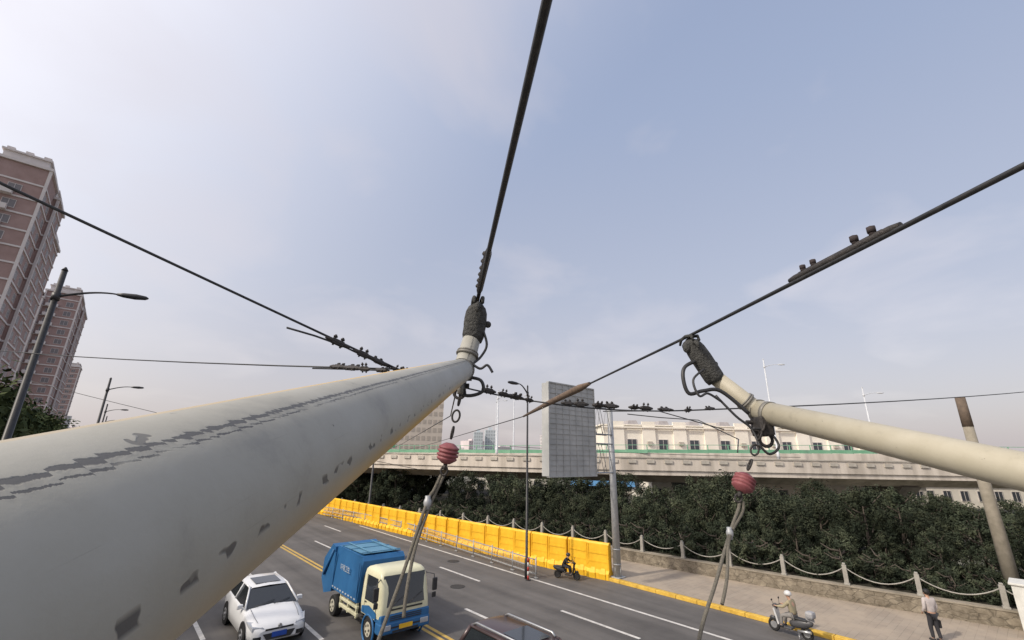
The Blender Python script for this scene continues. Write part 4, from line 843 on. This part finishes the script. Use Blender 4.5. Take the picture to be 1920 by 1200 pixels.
def pole(label,back,bend,neck,head,r0,r1,rn,m):
    e=empty('trolley_pole',label,'trolley pole')
    mb=MB(); mb.tube([back,V(back).lerp(bend,.5),V(back).lerp(bend,.8),bend],[r0,(r0+r1)/2,r1*1.01,r1],48,uv=True,ref=(0,0,1)); part(e,'tube',mb,m)
    ax=(V(bend)-V(back)).normalized(); nx=(V(neck)-V(bend)).normalized(); B=V(bend); Nn=V(neck); Hd=V(head)
    mb=MB(); mb.tube([B-ax*.012,B-ax*.002+nx*.004,B+nx*.02,Nn],[rn*1.12,rn*1.15,rn*1.02,rn*.92],28,uv=True); part(e,'neck',mb,m)
    mb=MB()
    mb.tube([B-ax*.06,B-ax*.045],[r1*1.06]*2,32); mb.tube([B-ax*.012,B+ax*.004],[r1*1.08,r1*1.04],32)
    mb.torus(B+nx*.045,nx,rn*1.05,.0045,28,8); mb.torus(B+nx*.052,nx,rn*1.05,.003,28,8)
    mb.cyl(B-ax*.052+V((0,0,-1))*r1*1.05,B-ax*.052+V((0,0,-1))*(r1*1.05+.03),.008,n=8)
    part(e,'collar',mb,mat('collar_steel',(.14,.135,.12),.6,.3,nscale=60,col2=(.24,.23,.21)))
    up=V((0,0,1)); side=wdir.cross(up).normalized()
    mb=MB()
    hx=(Hd-Nn).normalized(); top_=Hd-V((0,0,.016)); q=[Nn-hx*.025,Nn-hx*.008,Nn.lerp(top_,.25)+side*.001,Nn.lerp(top_,.5)-wdir*.003,Nn.lerp(top_,.75)-wdir*.004,top_-hx*.008-wdir*.003,top_]
    mb.tube(q,[rn*1.0,rn*1.18,rn*1.20,rn*1.22,rn*1.16,rn*.98,rn*.60],20)
    Mh=Matrix((( side.x,wdir.x,0,Hd.x),(side.y,wdir.y,0,Hd.y),(side.z,wdir.z,1,Hd.z),(0,0,0,1)))
    def addM(t): mb.add([Mh@v for v in t.v],t.f,0,True)
    t=MB(); t.sph((0,0,-.026),.024,sc=(.9,1.6,.8)); addM(t)
    for s in(-1,1):
        t=MB(); t.tube([(s*.012,-.045,-.020),(s*.012,-.035,-.001),(s*.012,0,.005),(s*.012,.035,-.001),(s*.012,.045,-.020)],[.004,.006,.006,.006,.004],8); addM(t)
    t=MB(); t.tube([(0,-.035,-.022),(-.004,-.054,-.032),(-.004,-.060,-.05)],[.010,.008,.004],8); addM(t)
    t=MB(); t.sph((-.018,-.01,-.04),.014,sc=(1,1.2,1.4)); t.sph((.016,.012,-.055),.014,sc=(1,1,1.3)); addM(t)
    c=Nn.lerp(top_,.35)
    mb.cyl(c-side*rn*1.2,c+side*rn*1.4,.007,n=12); mb.sph(c+side*rn*1.42,.010)
    part(e,'collector_head',mb,M_shoe)
    return e
d=(-.0262,1,.2338)
F=V((-.132,1.187,.225)); bk=F-V(d)*3.2
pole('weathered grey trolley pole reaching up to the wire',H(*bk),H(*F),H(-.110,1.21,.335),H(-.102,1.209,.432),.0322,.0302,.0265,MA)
F2=V((.847,1.52,.163)); bk2=F2+V((.142,-.636,-.175))*4.5
pole('cream trolley pole with bent neck reaching the wire',H(*bk2),H(*F2),H(.715,1.535,.285),H(.648,1.543,.424),.044,.037,.029,MBm)
def cable(pts,r,label='black flexible lead hanging from the collector head',n=8,m=M_black,name='lead_cable',cat='cable',group='collector leads'):
    P=[H(*p) for p in pts]; out=[]
    for i in range(len(P)-1):
        p0=P[max(0,i-1)];p1=P[i];p2=P[i+1];p3=P[min(len(P)-1,i+2)]
        for k in range(6):
            t=k/6; out.append(.5*((2*p1)+(-p0+p2)*t+(2*p0-5*p1+4*p2-p3)*t*t+(-p0+3*p1-3*p2+p3)*t**3))
    out.append(P[-1]); mb=MB(); mb.tube(out,r,n); return solo(name,mb,m,label,cat,group,origin=tuple(P[0]))
cable([(-.085,1.2,.35),(-.070,1.2,.30),(-.085,1.2,.265),(-.105,1.18,.24)],.0035)
cable([(-.115,1.17,.245),(-.085,1.17,.225),(-.065,1.17,.235),(-.05,1.17,.215)],.0035)
cable([(.67,1.53,.34),(.61,1.51,.31),(.595,1.50,.265),(.61,1.50,.215),(.66,1.5,.225),(.72,1.5,.225),(.80,1.49,.15)],.0065)
cable([(.67,1.5,.30),(.625,1.49,.26),(.635,1.48,.205),(.67,1.49,.215),(.71,1.49,.19)],.004)
cable([(.70,1.5,.21),(.75,1.48,.14),(.79,1.47,.10),(.80,1.45,.04)],.004)
cable([(.79,1.46,.10),(.84,1.46,.09),(.86,1.45,.045),(.82,1.44,.02),(.79,1.44,.05)],.004)
cable([(-.155,1.16,.185),(-.12,1.15,.15),(-.075,1.15,.16),(-.08,1.15,.19),(-.12,1.16,.20)],.0045)
for p,s_,nm in(((-.135,1.165,.185),.8,'grey'),((.835,1.485,.105),1.15,'cream')):
    mb=MB(); c=H(*p); 
    t=MB(); t.bbox(-.018,.018,-.03,.03,-.025,.03,.006); t.cyl((-.03,0,-.01),(.03,0,-.01),.008,n=8); t.cyl((-.036,.015,.015),(.036,.015,.015),.006,n=8); t.torus((0,-.01,-.035),(0,1,0),.018,.005,14,6)
    Mx=Matrix.Translation(c)@Matrix.Rotation(HA,4,'Z')@Matrix.Scale(s_,4); mb.add([Mx@v for v in t.v],t.f)
    solo('pole_bracket',mb,M_iron,'dark iron bracket bolted under the %s pole'%nm,'bracket','pole brackets',origin=tuple(c))
def insul(top_,c,r,label):
    e=empty('strain_insulator',label,'insulator',group='strain insulators'); a=H(*top_); b=H(*c); ax=(a-b).normalized()
    mb=MB(); R=r
    pf=[(.92,.38),(.80,.60),(.62,.82),(.54,.97),(.44,.98),(.38,.88),(.30,.88),(.24,1.0),(.12,1.02),(.06,.86),(-.04,.86),(-.10,1.03),(-.24,1.02),(-.30,.88),(-.38,.88),(-.44,.97),(-.56,.93),(-.78,.62),(-.95,.38)]
    mb.tube([b+ax*R*z for z,_ in pf],[R*q for _,q in pf],26); part(e,'insulator_body',mb,M_pink)
    n_=3; top2=b+ax*R*1.1
    for k in range(n_):
        mb=MB(); t=(k+.5)/n_; p=a.lerp(top2,t); sx_=(ax.orthogonal() if k%2 else ax.orthogonal().cross(ax)).normalized(); mb.torus(p,sx_,R*.36,R*.1,18,6,stretch=1.55,sdir=tuple(ax)); part(e,'chain_link',mb,M_iron)
    mb=MB(); mb.tube([b-ax*R*.95,b-ax*R*1.5],R*.2,8); mb.torus(b-ax*R*1.6,ax.orthogonal(),R*.3,R*.1,16,6,stretch=1.3,sdir=tuple(ax)); part(e,'lower_eye',mb,M_iron)
    mb=MB(); mb.torus(a,ax.orthogonal().cross(ax),R*.5,R*.13,18,6); part(e,'chain_link',mb,M_iron)
insul((-.134,1.19,.165),(-.162,1.20,.005),.028,'dusty red strain insulator on a short chain')
insul((.82,1.46,.10),(.724,1.435,-.066),.032,'dusty red strain insulator below the cream pole')
def rope(pts,r,lab): cable(pts,r,lab,8,M_rope,'pull_rope','rope','pull ropes')
rope([(-.178,1.21,-.05),(-.192,1.20,-.085),(-.207,1.189,-.118),(-.235,1.12,-.25),(-.263,1.057,-.365),(-.31,.95,-.56)],.0042,'frayed grey pull rope hanging from the insulator')
rope([(-.170,1.21,-.05),(-.198,1.195,-.12),(-.218,1.14,-.21),(-.222,1.10,-.29),(-.222,1.09,-.335)],.004,'loose grey rope end hanging beside the pull rope')
rope([(.70,1.43,-.12),(.69,1.42,-.14),(.633,1.372,-.20),(.53,1.26,-.30),(.44,1.17,-.394),(.33,1.03,-.56)],.0048,'frayed grey pull rope hanging from the insulator')
rope([(.712,1.43,-.12),(.70,1.42,-.15),(.625,1.36,-.21),(.565,1.27,-.29),(.53,1.235,-.34)],.0045,'loose grey rope end hanging beside the pull rope')
for c in((-.205,1.19,-.115),(.633,1.372,-.20)):
    mb=MB(); mb.sph(H(*c),.010,sc=(1,1,1.3)); mb.cyl(H(c[0],c[1],c[2]-.016),H(c[0],c[1],c[2]+.016),.007,n=8); solo('rope_clamp',mb,M_steel,'small metal clamp gripping the pull rope','clamp','rope clamps',origin=tuple(H(*c)))
# ------------------------------------------------------------ overhead wires
def wire(pts,r,label,name='contact_wire',m=M_wire,n=8,cat='wire',group=None):
    mb=MB(); mb.tube([H(*p) for p in pts],r,n); return solo(name,mb,m,label,cat,group,origin=tuple(H(*pts[0])))
def sag(a,b,s,n=14):
    a=V(a);b=V(b); return [tuple(a.lerp(b,k/n)-V((0,0,s*4*(k/n)*(1-k/n)))) for k in range(n+1)]
wire([(.43,-2.3,.46),(.0297,.329,.443),(-.102,1.209,.438),(-.67,5,.42),(-3.6,15,.30),(-9,32,.1),(-20,60,.1)],.0056,'thick dark overhead contact wire above the grey pole')
wire([(1.2,-2.1,.46),(.792,.574,.445),(.646,1.543,.43),(.28,4.0,.43),(.136,4.94,.42),(-2.9,15,.25),(-8.2,31,.05),(-19,59,.1)],.0056,'thick dark overhead contact wire above the cream pole')
def wclamp(p0,p1,label,bolts,m,sgn=1,side=0,hh=.011,br_=.007):
    e=empty('wire_clamp',label,'wire clamp',group='contact wire clamps'); a=H(*p0);b=H(*p1);dd=(b-a).normalized(); up=V((0,0,1)); sd_=dd.cross(up)
    mb=MB(); mb.tube([a,a+dd*.02,b-dd*.02,b],[.006,.0088,.0088,.006],10,mi=0)
    u=(up*(1-side)+sd_*side*sgn).normalized()
    mb.hexa([a+dd*.02-sd_*.004,b-dd*.02-sd_*.004,b-dd*.02+sd_*.004,a+dd*.02+sd_*.004,a+dd*.035-sd_*.004+u*hh,b-dd*.035-sd_*.004+u*hh,b-dd*.035+sd_*.004+u*hh,a+dd*.035+sd_*.004+u*hh])
    part(e,'clamp_body',mb,M_iron)
    for i,t in enumerate(bolts):
        k=1.25 if (i>1 and side==0) else 1.0
        c=a.lerp(b,t); mb=MB(); kk=k if side==0 else .5; mb.cyl(c+u*(hh-.003),c+u*(hh+.010*kk),.006,n=8); mb.cyl(c+u*(hh+.004*kk),c+u*(hh+.014*kk),br_*k,n=6); part(e,'bolt',mb,m)
M_rust=mat('dark_bolt',(.022,.019,.021),.8,nscale=150,col2=(.05,.036,.036))
wclamp((.722,1.054,.448),(.765,.765,.450),'dark bolted splice clamp on the contact wire',(.16,.27,.66,.80),M_rust,hh=.009)
wclamp((-.055,.90,.447),(-.095,1.16,.442),'dark bolted splice clamp above the collector head',(.12,.27,.42,.57,.72,.87),M_iron,-1,.6,.006,.0045)
mb=MB(); mb.tube([H(.478,2.65,.43),H(.45,2.85,.432),H(.32,3.7,.43),H(.145,4.9,.42)],[.010,.024,.022,.010],10)
solo('wire_guide',mb,mat('brown_guide',(.08,.055,.042),.8,nscale=20,col2=(.17,.12,.085)),'rusty brown tapered guide strip around the contact wire','wire guide',origin=tuple(H(.478,2.65,.43)))
P1=(-.736,2.8,.526);P2=(.186,3.6,.432);P3=(1.51,3.9,.408)
L1=(-4.6,-1.1,1.93);L2=(-16,10.7,2.75)
wire(sag(L1,P1,.0),.0068,'dark twisted span wire running up to a roadside pole','span_wire',group='span wires')
wire(sag(L2,P1,.16),.0055,'dark span wire stretched across the road','span_wire',group='span wires')
wire(sag(P1,P2,.02,6),.006,'dark span wire stretched across the road','span_wire',group='span wires')
wire(sag(P2,P3,.03,6),.006,'dark span wire stretched across the road','span_wire',group='span wires')
wire(sag(P3,(17.4,12,2.4),.12),.0065,'dark span wire stretched across the road','span_wire',group='span wires')
wire(sag((-46,40,6.3),(-8,40,-1.2),.3),.022,'thin distant span wire crossing over the road','span_wire',group='span wires')
wire(sag((.0,24.2,.5),(15.6,24.5,.2),.1),.012,'thin distant wire near the sign','span_wire',group='span wires')
def online(a,b,s,dz): q=V(a).lerp(V(b),s); return (q.x,q.y,q.z+dz)
wire([online(P1,L1,s,dz) for s,dz in((.01,-.012),(.045,-.016),(.07,-.014),(.10,-.030),(.128,-.055))],.0058,'free wire tail lying just under the span wire','span_wire',group='span wires')
wire([online(P1,L2,s,dz) for s,dz in((.004,-.014),(.02,-.022),(.032,-.030),(.047,-.040))],.0055,'free wire tail lying just under the span wire','span_wire',group='span wires')
wire([(1.0,3.8,.36),(1.3,3.85,.34),(1.6,3.8,.32),(1.72,3.4,.15),(1.5,3.0,.05)],.004,'thin jumper wire drooping towards the cream pole','jumper_wire',group='jumper wires')
wire([(.75,3.6,.36),(1.2,3.6,.37),(1.62,3.4,.22)],.004,'thin jumper wire drooping towards the cream pole','jumper_wire',group='jumper wires')
fsrc=[None]; fr=random.Random(11)
def fitting(p,q,t,s=1.0,dz=0):
    a=H(*p);b=H(*q);c=a.lerp(b,t)+V((0,0,dz));dd=(b-a).normalized()
    if not fsrc[0]:
        e=empty('wire_grip','dark bolted wire grip clamped on the span wire','wire grip',group='bolted wire grips')
        mb=MB(); mb.tube([(-.06,0,0),(-.04,0,0),(.04,0,0),(.06,0,0)],[.007,.014,.014,.007],8); mb.bbox(-.03,.03,-.011,.011,-.018,.018,.004); part(e,'grip_body',mb,M_iron)
        mb=MB()
        for x in(-.018,.018): mb.cyl((x,0,-.028),(x,0,.044),.005,n=6); mb.cyl((x,0,.026),(x,0,.036),.010,n=6)
        part(e,'bolt',mb,M_iron); fsrc[0]=e; o=e
    else: o=copy_thing(fsrc[0],(0,0,0))
    o.location=c; o.rotation_mode='QUATERNION'; o.rotation_quaternion=dd.to_track_quat('X','Z')@Matrix.Rotation(fr.uniform(-1.0,1.0),4,'X').to_quaternion(); k=s*fr.uniform(.8,1.15); o.scale=(k*fr.uniform(.9,1.4),k,k)
for t in(.925,.955,.975,1.0): fitting(L1,P1,t,.95,-.008)
for t in(.968,.976,.983,.992): fitting(L2,P1,t,.95,-.015)
for t in(.05,.13,.62,.74,.84,.96): fitting(P1,P2,t,.95)
for t in(.22,.30,.42,.50,.66,.74,.88): fitting(P2,P3,t,1.0)
for t in(.004,.02): fitting(P3,(17.4,12,2.4),t,1.0)
